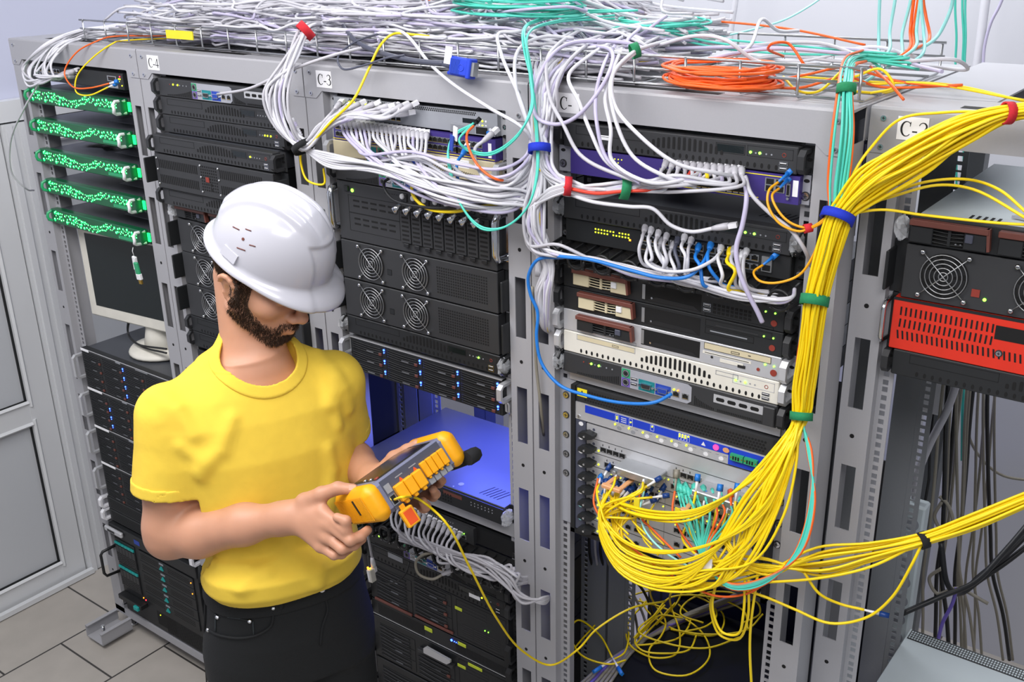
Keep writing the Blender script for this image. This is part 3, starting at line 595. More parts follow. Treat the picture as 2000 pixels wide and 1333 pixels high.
t=unit('rack_server','slim black server with a wide bare blue-lit lid in the gap of rack C-3','server',2,1.0225);h=44.45;ears(t,h,'black2');one('chassis',t,lambda b:(b.cbox(19,463,-20,300,1,h-1,1,'deck'),[b.add([(376+k*10,-2,43.6),(379+k*10,-2,43.6),(392+k*10,40,43.6),(389+k*10,40,43.6)],[(0,1,2,3)],'void') for k in range(6)],b.cyl((318,6,43),(318,6,44),7,'grayplast',16),b.cyl((310,-12,43),(310,-12,44),2,'zinc',10)))
one('front_panel',t,lambda b:(b.box(19,463,-25,-20,1,40,'bezel_dark'),[oval(b,40+k*8,10+8*j,2.2,2.6,-25.2) for k in range(35) for j in range(3)],b.box(290,345,-25.4,-25,25,34,'brown'),[b.disc(372+k*10,22+7*j,1.6,-25.2,'grayplast',6) for k in range(7) for j in range(2)]))
wrap(t,472,0)
L_=D.lights.new('blue_led_light','AREA');L_.shape='RECTANGLE';L_.size=.30;L_.size_y=.05;L_.energy=5.5;L_.color=(.10,.14,1)  # area lamp standing in for the blue LED light that fills this gap
o=D.objects.new('blue_led_light',L_);COL.objects.link(o);o.location=(RX[2]+.36,.22,1.262);o.rotation_euler=(math.radians(8),0,0)
one('shelf',thing('rack_shelf','bare grey shelf strip beneath the blue-lit slim server','shelf',(RX[2]+.0612,.0195,.985)),lambda b:(b.box(0,482.6,-4,0,2,36,'silver'),b.box(19,463,0,280,2,4,'silver')))
t=unit('network_switch','dark switch with a crowd of grey plugs below the blue-lit slim server','switch',2,.930);h=44
one('front_panel',t,lambda b:(b.box(0,482.6,-3,0,1,h-1,'black2'),b.box(20,366,-14,0,1,h-1,'bezel'),[b.disc(60+k*7,38,1.5,-14.2,'zinc',6) for k in range(36)]))
one('chassis',t,lambda b:b.box(20,463,0,250,1,h-1,'bezel_dark'))
for k in range(14): one('network_port',t,lambda b:(rj(b,62+k*14.5,25,-14.2),rj(b,62+k*14.5,11,-14.2)))
for x in (300,330): one('fibre_port',t,lambda b:(b.box(x,x+14,-15,-14,8,18,'zinc'),b.box(x+2,x+12,-15.4,-14,9,16,'void')));led(t,x+8,22,-14,'led_g',1.3)
screw(t,474,10,-3,5)
manager(2,.872,'black ringed cable manager full of grey cables low in rack C-3',9,54)
kvm(2,.8215,'dark server with port panel and looped grey cable low in rack C-3',m='bezel_dark',lit=((70,'led_g'),(82,'led_g')),plates='bezel')
mesh_server(2,.777,'dark server with white label under the port-panel server low in rack C-3','bezel_dark',lit=((404,'led_y'),(416,'led_g')),extra=lambda b,y:(b.box(355,388,y-.3,y,17,27,'paper'),b.box(96,145,y-.3,y,26,40,'grayplast')))
def tower(i,z,h,label,cols,yl=()):
    t=unit('drive_server',label,'server',i,z);ears(t,h,'black2');chassis(t,h,400,'bezel_dark');one('front_panel',t,lambda b:b.cbox(18.5,464,-19,-.2,.6,h-.6,1.2,'bezel_dark'))
    for (x,w_,z0,n,hh) in cols:
        for r_ in range(n): bay(t,x,z0+r_*hh,w_,hh,None,x>150,3)
    def rt(b):
        frame(b,308,458,8,h-8,-19.2);grid(b,320,440,12,min(50,h-30),3,6,-19.4,.94,.5,'black');
        for k in range(3): b.box(320,400,-19.6,-19,h-22-k*9,h-19-k*9,'black')
    one('media_panel',t,rt)
    for x,z_,w_ in yl: one('asset_tag',t,lambda b:b.cbox(x,x+w_,-20.5,-19,z_,z_+9,1,'lime_lab'),'lime-yellow tag')
    for lf in (True,False): chandle(t,8,min(60,h-8),'black2',38,2,13,lf)
    return t
t=tower(2,.650,122,'dark drive server with a brown strip below it, low in rack C-3',((40,124,10,3,32),(172,122,16,3,34)),((304,84,22),))
one('brown_strip',t,lambda b:(b.cbox(34,162,-24,-19,1,8,1,'brown'),b.cbox(172,296,-24,-19,6,13,1,'brown')));led(t,395,60,-19,'led_g',1.4);led(t,405,60,-19,'led_g',1.4)
t=unit('rack_server','dark mesh-front server with a blue light and lime tags, low in rack C-3','server',2,.602);h=46;ears(t,h,'black2');chassis(t,h,400,'bezel_dark')
one('front_panel',t,lambda b:(b.cbox(18.5,464,-19,-.2,.6,h-.6,1,'bezel_dark'),grid(b,40,200,6,38,32,7,-19.4),grid(b,300,460,6,30,36,6,-19.4),b.box(18.5,464,-20,-19,.8,2.4,'silver')))
one('asset_tag',t,lambda b:(b.cbox(200,226,-21,-19,26,38,1,'lime_lab')),'lime-yellow tag');one('asset_tag',t,lambda b:b.cbox(308,334,-21,-19,30,40,1,'lime_lab'),'lime-yellow tag');led(t,288,33,-19,'led_b',3);
for k in range(4): led(t,297+k*6,33,-19,'led_b',1.2)
for lf in (True,False): chandle(t,3,43,'black2',36,2,13,lf)
t=tower(2,.470,128,'dark drive server with a silver latch plate, at the frame bottom of rack C-3',((40,124,8,3,34),(172,122,6,2,40)),((304,96,26),(338,114,44)))
one('latch_plate',t,lambda b:(b.prism([(205,98),(280,98),(292,108),(292,116),(214,120),(205,112)],-34,-28,'y','silver'),b.cbox(180,296,-30,-19,88,98,1,'bezel')))
tower(2,.335,130,'dark drive server second from the floor in rack C-3',((40,124,8,3,34),(172,122,8,3,38)))
tower(2,.110,215,'dark drive server nearest the floor in rack C-3',((40,124,8,5,36),(172,122,8,5,38)))
# ---------------------------------------------------------------- rack C-4 (index 1)
kvm(1,zk(1)-.001,'black server with grey connector panel at the top of rack C-4',lit=((80,'led_y'),(98,'led_y')),m='bezel')
mesh_server(1,zk(2)-.001,'black server without lit lamps, second from the top in rack C-4',lit=())
mesh_server(1,zk(3)-.001,'black server with three yellow lamps, third from the top in rack C-4',lit=((412,'led_y'),(421,'led_y'),(432,'led_y')))
mesh_server(1,1.743,'black server pulled slightly forward above the fully grilled unit in rack C-4',lit=((398,'led_y'),),dy=-.034,dx=-.004)
t=unit('grille_chassis','black unit with four slotted grilles and a small red button in rack C-4','rack unit',1,1.654,-.036,-.006);h=87;chassis(t,h,430,'bezel_dark');blockear(t,h,True);blockear(t,h,False)
def p(b):
    b.cbox(19,463,-25,0,.7,h-.7,1.2,'bezel');y=-25.3
    for z0 in (52,14):
        for x0 in (34,272):
            for k in range(21): b.prism([(x0+k*7.4,z0+1),(x0+k*7.4+4,z0),(x0+k*7.4+4,z0+21),(x0+k*7.4,z0+22)],y-.2,y+.3,'y','void')
    grid(b,198,262,14,78,8,9,y);b.box(218,230,y-1.5,y,38,50,'redbtn');b.disc(236,20,4,y,'void');b.disc(236,32,4,y,'void')
one('front_panel',t,p)
for x in (28,268,200):
    for z_ in (48,76,12): one('screw',t,lambda b:b.tube([(x,-25,z_),(x,-27,z_),(x,-28,z_)],1,'chrome',10,True,[3,3,1.6]))
mesh_server(1,1.609,'black server directly above the brown-levered drive server in rack C-4',dy=-.028,dx=-.004,lit=())
def drive_server(i,z,label,xs,dm,wr,w_=118,group=None):
    t=unit('drive_server',label,'server',i,z);h=38 if i==1 else 44.45;ears(t,h,'bezel_dark');chassis(t,h,430,dm)
    one('front_panel',t,lambda b:(b.cbox(18.5,464,-22,-.2,.6,h-.6,1.2,'bezel_dark')))
    for x in xs: drive(t,x,5,w_,h-8,'bezel_dark',y=-22)
    wrap(t,9,0,h)
    return t
drive_server(1,1.568,'black server with brown drive levers just above the three fan units',(28,165,305),'deck','l')
fan_unit(1,1.479,'black fan unit right under the brown-levered drives, topmost of three',(112,243),(300,438))
fan_unit(1,1.390,'black fan unit between two others beside the white hard hat',(115,246),(300,438))
fan_unit(1,1.301,'black fan unit nearest the yellow-shirted man\'s ear, lowest of three',(120,250),(300,438))
for k,lb in ((0,'dark server with looped ears directly below the three fan units'),(1,'dark server with looped ears behind the man\'s right shoulder')): mesh_server(1,1.256-k*.0446,lb,'bezel_dark',lit=())
tower(1,.95,250,'dark drive server mostly hidden behind the man, upper one in rack C-4',((40,124,8,6,38),(172,122,8,6,38)))
tower(1,.50,440,'dark drive server mostly hidden behind the man, lower one in rack C-4',((40,124,8,10,42),(172,122,8,10,42)))
# ---------------------------------------------------------------- leftmost rack (index 0)
t=unit('network_switch','dark switch with small lit display at the top of the leftmost rack','switch',0,zk(1)-.001);h=43;ears(t,h,'bezel_dark');chassis(t,h,300,'bezel_dark')
one('front_panel',t,lambda b:(b.cbox(18.5,464,-18,-.2,.6,h-.6,1.5,'bezel_dark'),b.box(396,436,-18.6,-18,20,34,'grayplast'),b.box(400,432,-19,-18.5,22,32,'screen'),b.box(404,440,-19,-18,4,16,'zinc')))
for k in range(9): one('network_port',t,lambda b:(rj(b,50+k*14.5,30,-18.2),rj(b,50+k*14.5,15,-18.2)))
for x,z_,mm in ((453,34,'led_r'),(447,28,'led_y'),(453,28,'led_y'),(447,22,'led_y'),(458,12,'led_y'),(62,38,'led_y'),(96,38,'led_y'),(30,38,'led_y')): led(t,x,z_,-18,mm,1.8)
GZ=[1.811,1.726,1.6385,1.5505,1.461]
mat('glow_panel','#0f5a38',.3,0,0,.1);mat('glow_badge','#2c9a68',.35)
def green_server():
    t=unit('green_lit_server','x','server',0,GZ[0],0,-.003);h=44
    ears(t,h,'silver')
    one('chassis',t,lambda b:(b.box(28,455,0,380,1,h-1,'deck'),b.box(250,400,60,140,h-1,h-.6,'gray_panel'),b.box(200,300,200,330,h-1,h-.6,'grayplast')))
    def p(b):
        b.cbox(6,448,-24,-.2,.6,h-.6,2,'glow_panel')
    one('front_panel',t,p)
    def gl(b):
        rr=random.Random(5);pts=[]
        for _ in range(1500):
            x=rr.uniform(20,432);u=x/440
            c=25 if x<110 else (25-13*(x-110)/120 if x<230 else (12+18*(x-230)/60 if x<290 else 30-4*(x-290)/140));th=14 if x<90 else (12 if x<160 else (10 if x<290 else 9))
            z=c+rr.uniform(-th,th);r=rr.choice((2.6,3.6,4.6,5.2)) if x<130 else rr.choice((2.4,3.2,4.2))
            if z<5 or z>39 or (335<x<425 and z<19): continue
            if all((x-a)**2+(z-d)**2>(r+q+1.3)**2 for a,d,q in pts): pts.append((x,z,r))
        for x,z,r in pts: b.disc(x,z,r,-24.2,'glow' if rr.random()<.72 else 'glow_dim',9);b.disc(x+rr.uniform(-.5,.5)*r,z+rr.uniform(-.3,.5)*r,r*.34,-24.7,'glow_hot',6)
    one('lit_grille',t,gl,'grille of round holes glowing green')
    one('badge',t,lambda b:b.cbox(345,418,-25.5,-24,7,16,2,'glow_badge'))
    one('handle',t,lambda b:b.tube([(446,-8,6),(440,-34,6),(446,-44,12),(452,-46,22),(446,-44,32),(440,-34,38),(446,-8,38)],4.5,'white',8),'white loop handle')
    one('light_strip',t,lambda b:b.box(452,462,-6,-2.6,10,34,'glow'))
    one('handle',t,lambda b:b.tube([(12,-4,6),(8,-20,6),(6,-34,12),(6,-37,22),(6,-34,32),(8,-20,38),(12,-4,38)],4.5,'glow_badge',8))
    return t
mat('glow_panel','#0f5a38',.3,0,0,.1);mat('glow_badge','#2c9a68',.35)
GL=['green-lit server directly under the dark switch, topmost of five','green-lit server with fibres dangling just above it, second of five','green-lit server in the middle of the five in the leftmost rack','green-lit server just above the lowest green one','green-lit server directly above the monitor']
g0=green_server();g0['label']=GL[0]
for k in range(1,5): dup(g0,(RX[0]+.0612-.003,.0195,GZ[k]),GL[k])
t=thing('torn_label','torn brown paper scrap lying on the third green-lit server','paper',(.15,.08,1.6842),(0,0,.3))
one('scrap',t,lambda b:b.add([(0,0,0),(60,8,1),(90,-12,4),(150,0,1),(190,14,3),(150,40,0),(100,30,6),(60,48,1),(10,36,0)],[(0,1,6),(1,2,6),(2,3,6),(3,4,5),(3,5,6),(1,6,7),(0,1,7,8)],'cab_t'))
# monitor
t=thing('monitor','old grey-framed flat monitor standing on the leftmost rack\'s drive shelf','monitor',(.30,.13,1.071),(0,0,math.radians(6)))
def scr(b):
    b.cbox(-215,205,-60,-22,90,382,6,'cream');b.cbox(-160,160,-22,20,120,360,10,'cream')
one('screen_housing',t,scr);one('screen',t,lambda b:b.box(-180,178,-61,-59.5,128,356,'screen'))
one('neck',t,lambda b:b.tube([(30,0,8),(30,0,60),(30,-2,110),(30,-10,180)],1,'cream',16,True,[62,52,40,38]))
one('base',t,lambda b:b.tube([(20,5,0),(20,5,6),(20,5,14),(20,5,22)],1,'cream',28,True,[104,104,98,60]))
def c5unit(z,h,label):
    t=unit('drive_shelf',label,'drive shelf',0,z,0,.004);chassis(t,h,420,'deck')
    one('front_panel',t,lambda b:(b.box(18,464,-19,0,.6,h-.6,'bezel_dark'),b.box(18,464,-20.5,-19,h-3,h-1,'silver'),b.box(18,464,-19.5,-19,h-10,h-3.5,'black'),b.box(200,225,-20,-19,h-9,h-4,'grayplast'),b.box(300,360,-19.8,-19,h-8,h-5,'zinc')))
    for c in range(4):
        for r_ in range(4): bay(t,22+c*110,3+(3-r_)*29,109,28.5,'led_b' if (c in (1,) and z>.9) or (c==0 and .75<z<.9 and r_) else None,True,4)
    one('name_strip',t,lambda b:b.cbox(18,60 if z>.9 else 95,-21.5,-19.4,h-9,h-1,.6,'paper'),'white blank strip label')
    for a,lf in ((0,True),(464,False)):
        one('mounting_ear',t,lambda b:b.box(a,a+18.6,-4,0,.5,h-.5,'silver'));chandle(t,28,h-22,'silver',44,2,12,lf,7,-4)
    return t
for z,lb in ((.9375,'drive shelf with blue lights, topmost of four, carrying the monitor'),(.806,'drive shelf with three white-striped bays, second under the monitor'),(.6745,'drive shelf third under the monitor, left of the man\'s sleeve'),(.5435,'drive shelf lowest of the four, beside the man\'s bare arm')): c5unit(z,130,lb)
for z,lb in ((.497,'dark one-unit server with clear looped handle, upper of the two above the drawer'),(.451,'dark one-unit server with clear looped handle, directly above the drawer')):
    t=unit('rack_server',lb,'server',0,z,0,-.004);h=44.45;ears(t,h,'bezel_dark');chassis(t,h,400,'bezel_dark');one('front_panel',t,lambda b:(b.cbox(18.5,464,-19,-.2,.6,h-.6,1,'bezel_dark'),grid(b,30,450,5,38,70,5,-19.4)));chandle(t,2,h-2,'clear',40,0,14);chandle(t,2,h-2,'clear',40,0,14,False)
t=unit('console_drawer','dark console drawer with a silver latch above the blade enclosure','drawer',0,.402);h=46;ears(t,h,'black2');chassis(t,h,400,'grayplast')
one('front_panel',t,lambda b:(b.cbox(10,470,-30,-.2,1,h-4,1.5,'bezel_dark'),b.box(150,180,-30.6,-30,12,28,'vga')))
one('latch',t,lambda b:(b.cbox(0,96,-42,-30,14,34,4,'silver'),b.cbox(20,60,-43,-42,20,28,.5,'bezel_dark'),b.cyl((-16,-30,20),(0,-30,20),6,'black2')))
t=unit('blade_enclosure','black blade enclosure with teal tabs at the bottom of the leftmost rack','server enclosure',0,.098,0,-.004);h=300
ears(t,h,'black2');chassis(t,h,430,'bezel_dark');one('front_panel',t,lambda b:(b.cbox(18.5,464,-19,-.2,.6,h-.6,1.2,'bezel_dark'),b.cbox(200,300,-19.4,-19,18,70,.1,'void'),[b.box(250+k*6,252.5+k*6,-19.6,-19,6,70,'void') for k in range(34)],b.box(430,445,-20,-19,190,230,'void')))
for z0 in (196,102):
    o=one('drive_cage',t,lambda b:(b.box(22,132,-21,-19,z0,z0+92,'black2'),[b.box(24+k*18,40+k*18,-24,-21,z0+4,z0+66,'bezel') for k in range(6)],[b.box(26+k*18,38+k*18,-24.4,-24,z0+8+j*7,z0+11+j*7,'void') for k in range(6) for j in range(5)]))
    for k in range(6): one('release_tab',o,lambda b:b.cbox(23+k*18,39+k*18,-26,-21,z0+72,z0+80,.6,'teal'),'teal tab')
one('handle',t,lambda b:b.tube([(4,-3,246),(0,-60,242),(-4,-66,230),(-4,-66,160),(0,-60,148),(4,-3,144)],5,'black2',8))
o=one('cooling_drawer',t,lambda b:(b.cbox(22,150,-46,-19,60,78,2,'black2')));one('release_tab',o,lambda b:b.cbox(118,142,-54,-40,58,74,2,'teal'),'teal tab');led(o,134,92,-19,'led_o',2.4);led(o,146,88,-19,'led_r',2.4)
for k in range(5):
    z0=92+k*40
    o=one('blade_server',t,lambda b:(b.cbox(156,440,-23,-19,z0,z0+38,1,'bezel_dark'),grid(b,166,260,z0+8,z0+30,12,3,-23.3,.6,.5),grid(b,310,420,z0+8,z0+30,14,3,-23.3,.6,.5),b.box(268,290,-24,-23,z0+26,z0+32,'grayplast')))
    one('release_tab',o,lambda b:b.prism([(268,z0+8),(288,z0+8),(278,z0+22)],-27,-23,'y','teal'),'teal tab')
    if k>2: led(o,430,z0+20,-23,'led_o',2)
led(t,220,60,-19.5,'led_y',2.2)
one('handle',t,lambda b:b.tube([(8,-3,14),(8,-26,16),(8,-26,58),(8,-3,60)],3,'chrome',8))
for k,(x,y,m,lb) in enumerate(((.503,-.030,'white','white memory stick hanging on a loop beside the green one'),(.519,-.034,'green_jack','green and white memory stick with gold tip'))):
    t=thing('usb_stick',lb,'memory stick',(x,y,1.400-.022*k),(math.radians(4),math.radians(4-8*k),0))
    one('cap',t,lambda b:b.cbox(-8,8,-4,4,0,40+8*k,2,m));one('connector',t,lambda b:b.box(-6,6,-2.3,2.3,-14,0.2,'gold' if k else 'zinc'))
    if k: one('tail_cover',t,lambda b:b.cbox(-9,9,-5,5,-2,16,2,'white'))
    one('cord',t,lambda b:b.tube([(0,0,40+8*k),(-2,-1,55),(-4,4,64)],1,'white',6))
# ---------------------------------------------------------------- rack on the right (index 4)
t=drive_server(4,1.7795,'black server with brown drive levers and pale open lid above the red unit',(23,152,290),'gray_light','l',114)
one('lid_bracket',t,lambda b:(b.prism([(150,40),(330,10),(420,30),(420,160),(240,170),(180,90)],44.6,49,'z','gray_panel'),[b.box(96+k*10,100+k*10,10,30,43.6,44.2,'void') for k in range(5)],[b.box(250+k*14,258+k*14,60+k*4,66+k*4,49,49.4,'void') for k in range(6)],b.cyl((170,44,44),(170,44,52),7,'grayplast')))
led(t,105,12,-22,'led_g',3);led(t,116,12,-22,'led_g',3)
t=fan_unit(4,1.6905,'black unit with big round fan guards above the red unit',(81,218,355),None,r=36,sq=False,redsq=130)
led(t,144,20,-25,'led_g',2.6)
t=unit('red_chassis','bright red slotted unit with chrome handle','rack unit',4,1.602);h=88;ears(t,h,'black2');chassis(t,h,400,'bezel_dark')
def p(b):
    b.cbox(10,466,-25,-.2,.6,h-.6,1.2,'red');b.box(10,466,-25.6,-24,h-5,h-.4,'black2')
    for row,(z0,sl) in enumerate(((59,0),(39,-.6),(19,2))):
        for k in range(19 if row<2 else 38): x=22+k*7.7;b.prism([(x,z0),(x+2.6,z0),(x+2.6-sl,z0+14),(x-sl,z0+14)],-25.6,-24.8,'y','void')
    b.box(166,230,-25.8,-24.8,50,72,'void')
one('front_panel',t,p);one('handle',t,lambda b:b.tube([(0,-3,10),(-1,-32,13),(-1,-38,22),(-1,-38,68),(-1,-32,78),(0,-3,80)],4,'chrome',10));screw(t,176,28,-25,4)
mesh_server(4,1.5575,'black server with half-moon grille hanging under the red unit','bezel_dark',lit=())
t=thing('lower_chassis','pale metal case with a perforated back edge at the bottom right','case',(2.505,-.16,.74))
one('chassis',t,lambda b:b.cbox(0,440,0,586,0,86,1,'gray_light'));one('perforated_strip',t,lambda b:(b.box(4,436,548,584,86,86.5,'bezel_dark'),[b.box(6+k*5.4,9.6+k*5.4,552+j*7.6,557+j*7.6,86.4,86.9,'gray_light') for k in range(79) for j in range(4)]))
one('support_rail',t,lambda b:b.box(-14,0,300,490,20,24,'zinc'));one('support_rail',t,lambda b:b.box(440,454,300,490,20,24,'zinc'))
# ---------------------------------------------------------------- wire tray on top of the racks
t=thing('wire_tray','long silver wire basket tray lying across the rack tops','cable tray',(.29,.05,1.9878))
def tl(b):
    for y,z in ((0,52),(0,30),(0,4),(80,4),(160,4),(240,4),(320,4),(400,4),(400,30),(400,54)): b.cyl((0,y,z),(2125,y,z),2.4,'steel',8)
one('long_wires',t,tl)
for k in range(22):
    x=18+k*100
    one('cross_wire',t,lambda b:b.tube([(x,-2.5,54),(x,-2.5,20),(x,-2.5,8),(x,4,1.8),(x,14,.6),(x,386,.6),(x,398,3),(x,402.5,10),(x,402.5,54)],2.4,'steel',6))
one('yellow_tag',t,lambda b:b.box(385,490,-7,-4,22,42,'yellow_lab'),'blank yellow tag')
# ---------------------------------------------------------------- cables
rnd=random.Random(11)
def px(p): return atY(p[0],p[1],p[2]) if len(p)==3 else np.array(p[3])
def W(P): return [px(p) for p in P]
def cable(label,pts,r,m,name='network_cable',cat='cable',group=None,n=7,sides=7,raw=False):
    if not raw and name=='network_cable' and group and len(pts)>4:
        for i in range(2,len(pts)-2): q=pts[i];pts[i]=(q[0]+rnd.gauss(0,4.5),q[1]+rnd.gauss(0,4.5),q[2]-abs(rnd.gauss(0,.004)))
    P=spline(pts if raw else W(pts),n);b=MB();b.tube(P,r,m,sides);o=b.build(name);return tag(o,label,cat,group)
def plug(o,pts,m='cab_g',end=-1,kind='rj',s=1.0,raw=False):
    P=pts if raw else W(pts);p=P[end];q=P[end-1] if end==-1 else P[end+1];q=np.array(q);d=(p-q)/np.linalg.norm(p-q);b=MB()
    if kind=='rj':
        b.tube([p-d*.004,p+d*.004,p+d*.016*s,p+d*.024*s],1,m,8,True,[.0036,.0052,.0062,.006]);L=b.build('strain_relief',o)
        c=MB();u=np.cross(d,(0,0,1.));u/=max(1e-6,np.linalg.norm(u));v=np.cross(u,d);a=p+d*.024*s;e=p+d*.038*s
        V=[a+u*i*.0058+v*j*.004 for i,j in ((-1,-1),(1,-1),(1,1),(-1,1))]+[e+u*i*.0058+v*j*.004 for i,j in ((-1,-1),(1,-1),(1,1),(-1,1))]
        c.add(V,[(0,1,2,3),(7,6,5,4),(0,4,5,1),(1,5,6,2),(2,6,7,3),(3,7,4,0)],'clear');c.build('plug',o,'clear plug')
    else:
        b.tube([p-d*.002,p+d*.012*s,p+d*.024*s],1,'white' if kind=='lcw' else m,8,True,[.0018,.0024,.003]);b.build('strain_relief',o)
        c=MB();c.tube([p+d*.024*s,p+d*.04*s],1,m,4,True,[.0062,.0056]);c.build('plug',o)
def strap(label,x,y,Y,ang,hw,hh,m,depth=None,end=True):
    c=px((x,y,Y));t=(c-CAM)@cf;k=t/F;a=math.radians(ang);d=(math.cos(a)*cr-math.sin(a)*cu);u=(math.sin(a)*cr+math.cos(a)*cu);v=cf;dp=(depth or hw)*k
    b=MB();n=24;V=[];hh*=k;hw*=k
    for i in range(n):
        q=2*math.pi*i/n
        for (rr,s) in ((1,-1),(1,1),(.86,1),(.86,-1)): V.append(c+u*hw*rr*math.cos(q)+v*dp*rr*math.sin(q)+d*hh*s)
    F_=[]
    for i in range(n):
        j=(i+1)%n
        for e in range(4): F_.append((i*4+e,i*4+(e+1)%4,j*4+(e+1)%4,j*4+e))
    b.add(V,F_,m,True);return tag(b.build('cable_wrap'),label,'cable tie')
def disc_():
    while 1:
        a,c=rnd.uniform(-1,1),rnd.uniform(-1,1)
        if a*a+c*c<1: return a,c
def bundle_path(C,a,c,jit=.25):
    """C: list of (px,py,Y,halfwidth px); a,c = place in the bundle's section"""
    out=[];n=len(C)
    for i,(x,y,Y,w) in enumerate(C):
        x0,y0=C[max(i-1,0)][:2];x1,y1=C[min(i+1,n-1)][:2];L=math.hypot(x1-x0,y1-y0) or 1;nx,ny=-(y1-y0)/L,(x1-x0)/L
        aa=a+rnd.uniform(-jit,jit)*(.6 if w<30 else 1);out.append((x+nx*w*aa,y+ny*w*aa,Y+c*w*.0006))
    return out
GW=[0]
WHITE=['cab_w','cab_w','cab_w','cab_g','cab_g','cab_lav']
def wcol(): return rnd.choice(WHITE)
# heap of white cables on the tray -------------------------------------------------
HEAPL='white network cable in the tangle heaped on the wire tray'
def heap_path(ztop,x0=None,x1=None):
    a=rnd.uniform(.30,1.55) if x0 is None else x0;L=rnd.uniform(.5,1.2);e=min(a+L,1.98);y=rnd.uniform(.07,.43);z=rnd.uniform(1.997,ztop);P=[];k=rnd.randint(6,9)
    lp=rnd.random()<.3;kk=rnd.randint(2,k-2)
    for i in range(k+1):
        x=a+(e-a)*i/k
        hump=1.0 if .42<x<1.75 else .55
        y=min(.43,max(.07,y+rnd.uniform(-.09,.09)));z2=1.997+(z-1.997)*hump+rnd.uniform(-.006,.012);P.append((x+rnd.uniform(-.03,.03),y,z2+ (.03*(y>.2) if ztop>2.05 else 0)))
        if lp and i==kk:
            R_=rnd.uniform(.05,.11);s=rnd.choice((-1,1))
            for q in range(1,7): an=q*1.05;P.append((x+R_*math.sin(an)*1.2,min(.45,max(.06,y+s*R_*.8*(1-math.cos(an)))),z2+rnd.uniform(0,.02)))
    return P
b=MB()
for k in range(300): b.tube(spline([np.array(p) for p in heap_path(2.04 if k<170 else 2.085)],4),.0031,wcol(),5)
o=tag(b.build('cable_heap'),'dense bed of white network cables filling the bottom of the wire tray','cables');o['kind']='stuff'
for k in range(78): cable(HEAPL,heap_path(2.06+.045*(k/78)**.7),.0031,wcol(),group='white cables heaped on the tray',n=5,sides=6,raw=True)
for k,(P) in enumerate(([(505,60,.1),(560,20,.2),(640,-10,.3)],[(690,0,.3),(720,30,.15),(740,80,.045)],[(720,0,.3),(745,30,.2),(765,70,.1)],[(880,35,.2),(905,5,.3),(930,-20,.35)],[(530,30,.3),(545,-5,.3)],[(800,-5,.35),(770,40,.2),(800,80,.07)])):
    cable('white cable rising out of the tangle toward the upper edge of the view',P,.0034,wcol(),group='white cables rising from the tangle')
for k in range(26):
    P=heap_path(2.12);P=[(x,min(.44,max(.16,y+.12)),z+.02+.03*math.sin((x-.4)*1.9)) for x,y,z in P];cable(HEAPL,P,.0031,wcol(),group='white cables heaped on the tray',n=5,sides=6,raw=True)
# white cables at the far left -----------------------------------------------------
for k in range(8):
    s=k*3.4;q=[(330-k*9,28+k*2,.3),(215+s,50,.16),(150,58+s*.6,.07),(88+s*.7,88+s*.4,-.025),(38+s*1.6,132+s*.5,-.06),(50+s*1.5,158-s*.4,-.07),(98+s*.7,150,-.06),(126+s*.3,145+(k%2)*5,-.025)]
    o=cable('white cable looping from the wire tray into the leftmost rack\'s top switch',q,.0030,wcol(),group='white cables at the leftmost top switch');plug(o,q)
for k in range(5):
    s=k*5;q=[(260+s,58,.2),(165,68+s*.4,.06),(110+s*.6,96,-.02),(78+s,135,-.05),(92+s,155,-.05),(118+s*.6,146,-.025)]
    o=cable('white cable dropping over the leftmost header into its top switch',q,.0030,wcol(),group='white cables at the leftmost top switch, short drop');plug(o,q)
cable('thin pale cable hanging down outside the leftmost rack\'s left post',[(80,158,-.05),(48,210,-.07),(20,280,-.07),(24,340,-.06),(50,368,-.03),(66,372,.03)],.0026,'cab_g')
q=[(420,76,.12),(300,76,.1),(238,80,.05),(222,84,.008),(182,112,-.022),(150,150,-.05),(148,178,-.06),(175,186,-.06),(212,170,-.03)];o=cable('yellow fibre looping over the green-lit top server to the dark switch',q,.0020,'cab_y','fibre_cable');plug(o,q,'cab_b',kind='lcw',s=.6)
q=[(455,70,.14),(300,70,.1),(215,72,.05),(190,80,.01),(150,102,-.022),(126,140,-.05),(140,168,-.06),(175,172,-.06),(214,163,-.03)];o=cable('orange fibre looping over the leftmost header to the dark switch',q,.0020,'cab_o','fibre_cable');plug(o,q,'cab_b',kind='lcw',s=.6)
for k in range(2):
    q=[(309-k*4,612,.14),(255-k*3,610,.11),(250,650,.1),(268+8*k,676,.07),(320,690+6*k,.08)]
    cable('black monitor cord drooping behind the monitor stand' if k else 'black monitor cord curving nearest the drive shelf top',[(255-k*3,615,.085),(250,650,.09),(268+8*k,672+5*k,.06),(325,682+8*k,.06)],.003,'cab_k','monitor_cable')
# bunch under the red wrap, going down to rack C-3's grey switch ---------------------
for k in range(11):
    a,c=disc_();s=k*3
    q=[(700-k*6,25+k*2,.22),(640,44+a*5,.12),(597+a*6,60,.01),(552+s*.8,125,-.06),(520+s*1.5,185,-.09+c*.01),(538+s,250-s*.3,-.09),(590+a*3,283+c*4,-.075),(640+s,232+a*6,-.07),(655+k*9.3,212+(k%3)*6,-.035)]
    o=cable('white cable falling from the red wrap into the grey switch of rack C-3',q,.0032,wcol(),group='white cables under the red wrap');plug(o,q)
strap('red hook-and-loop wrap round white cables above rack C-4',597,60,.0,135,19,8,'vel_red',24)
for k in range(9):
    q=[(572+k*2,230+k*4,-.075),(590,284,-.07),(632+k*5,250-k*3,-.065),(690+k*8,222+k*1.2,-.06),(712+k*9,216+(k%2)*9,-.033)]
    o=cable('white cable spreading from the black tie to the grey switch of rack C-3',q,.0032,wcol(),group='white cables from the black tie');plug(o,q)
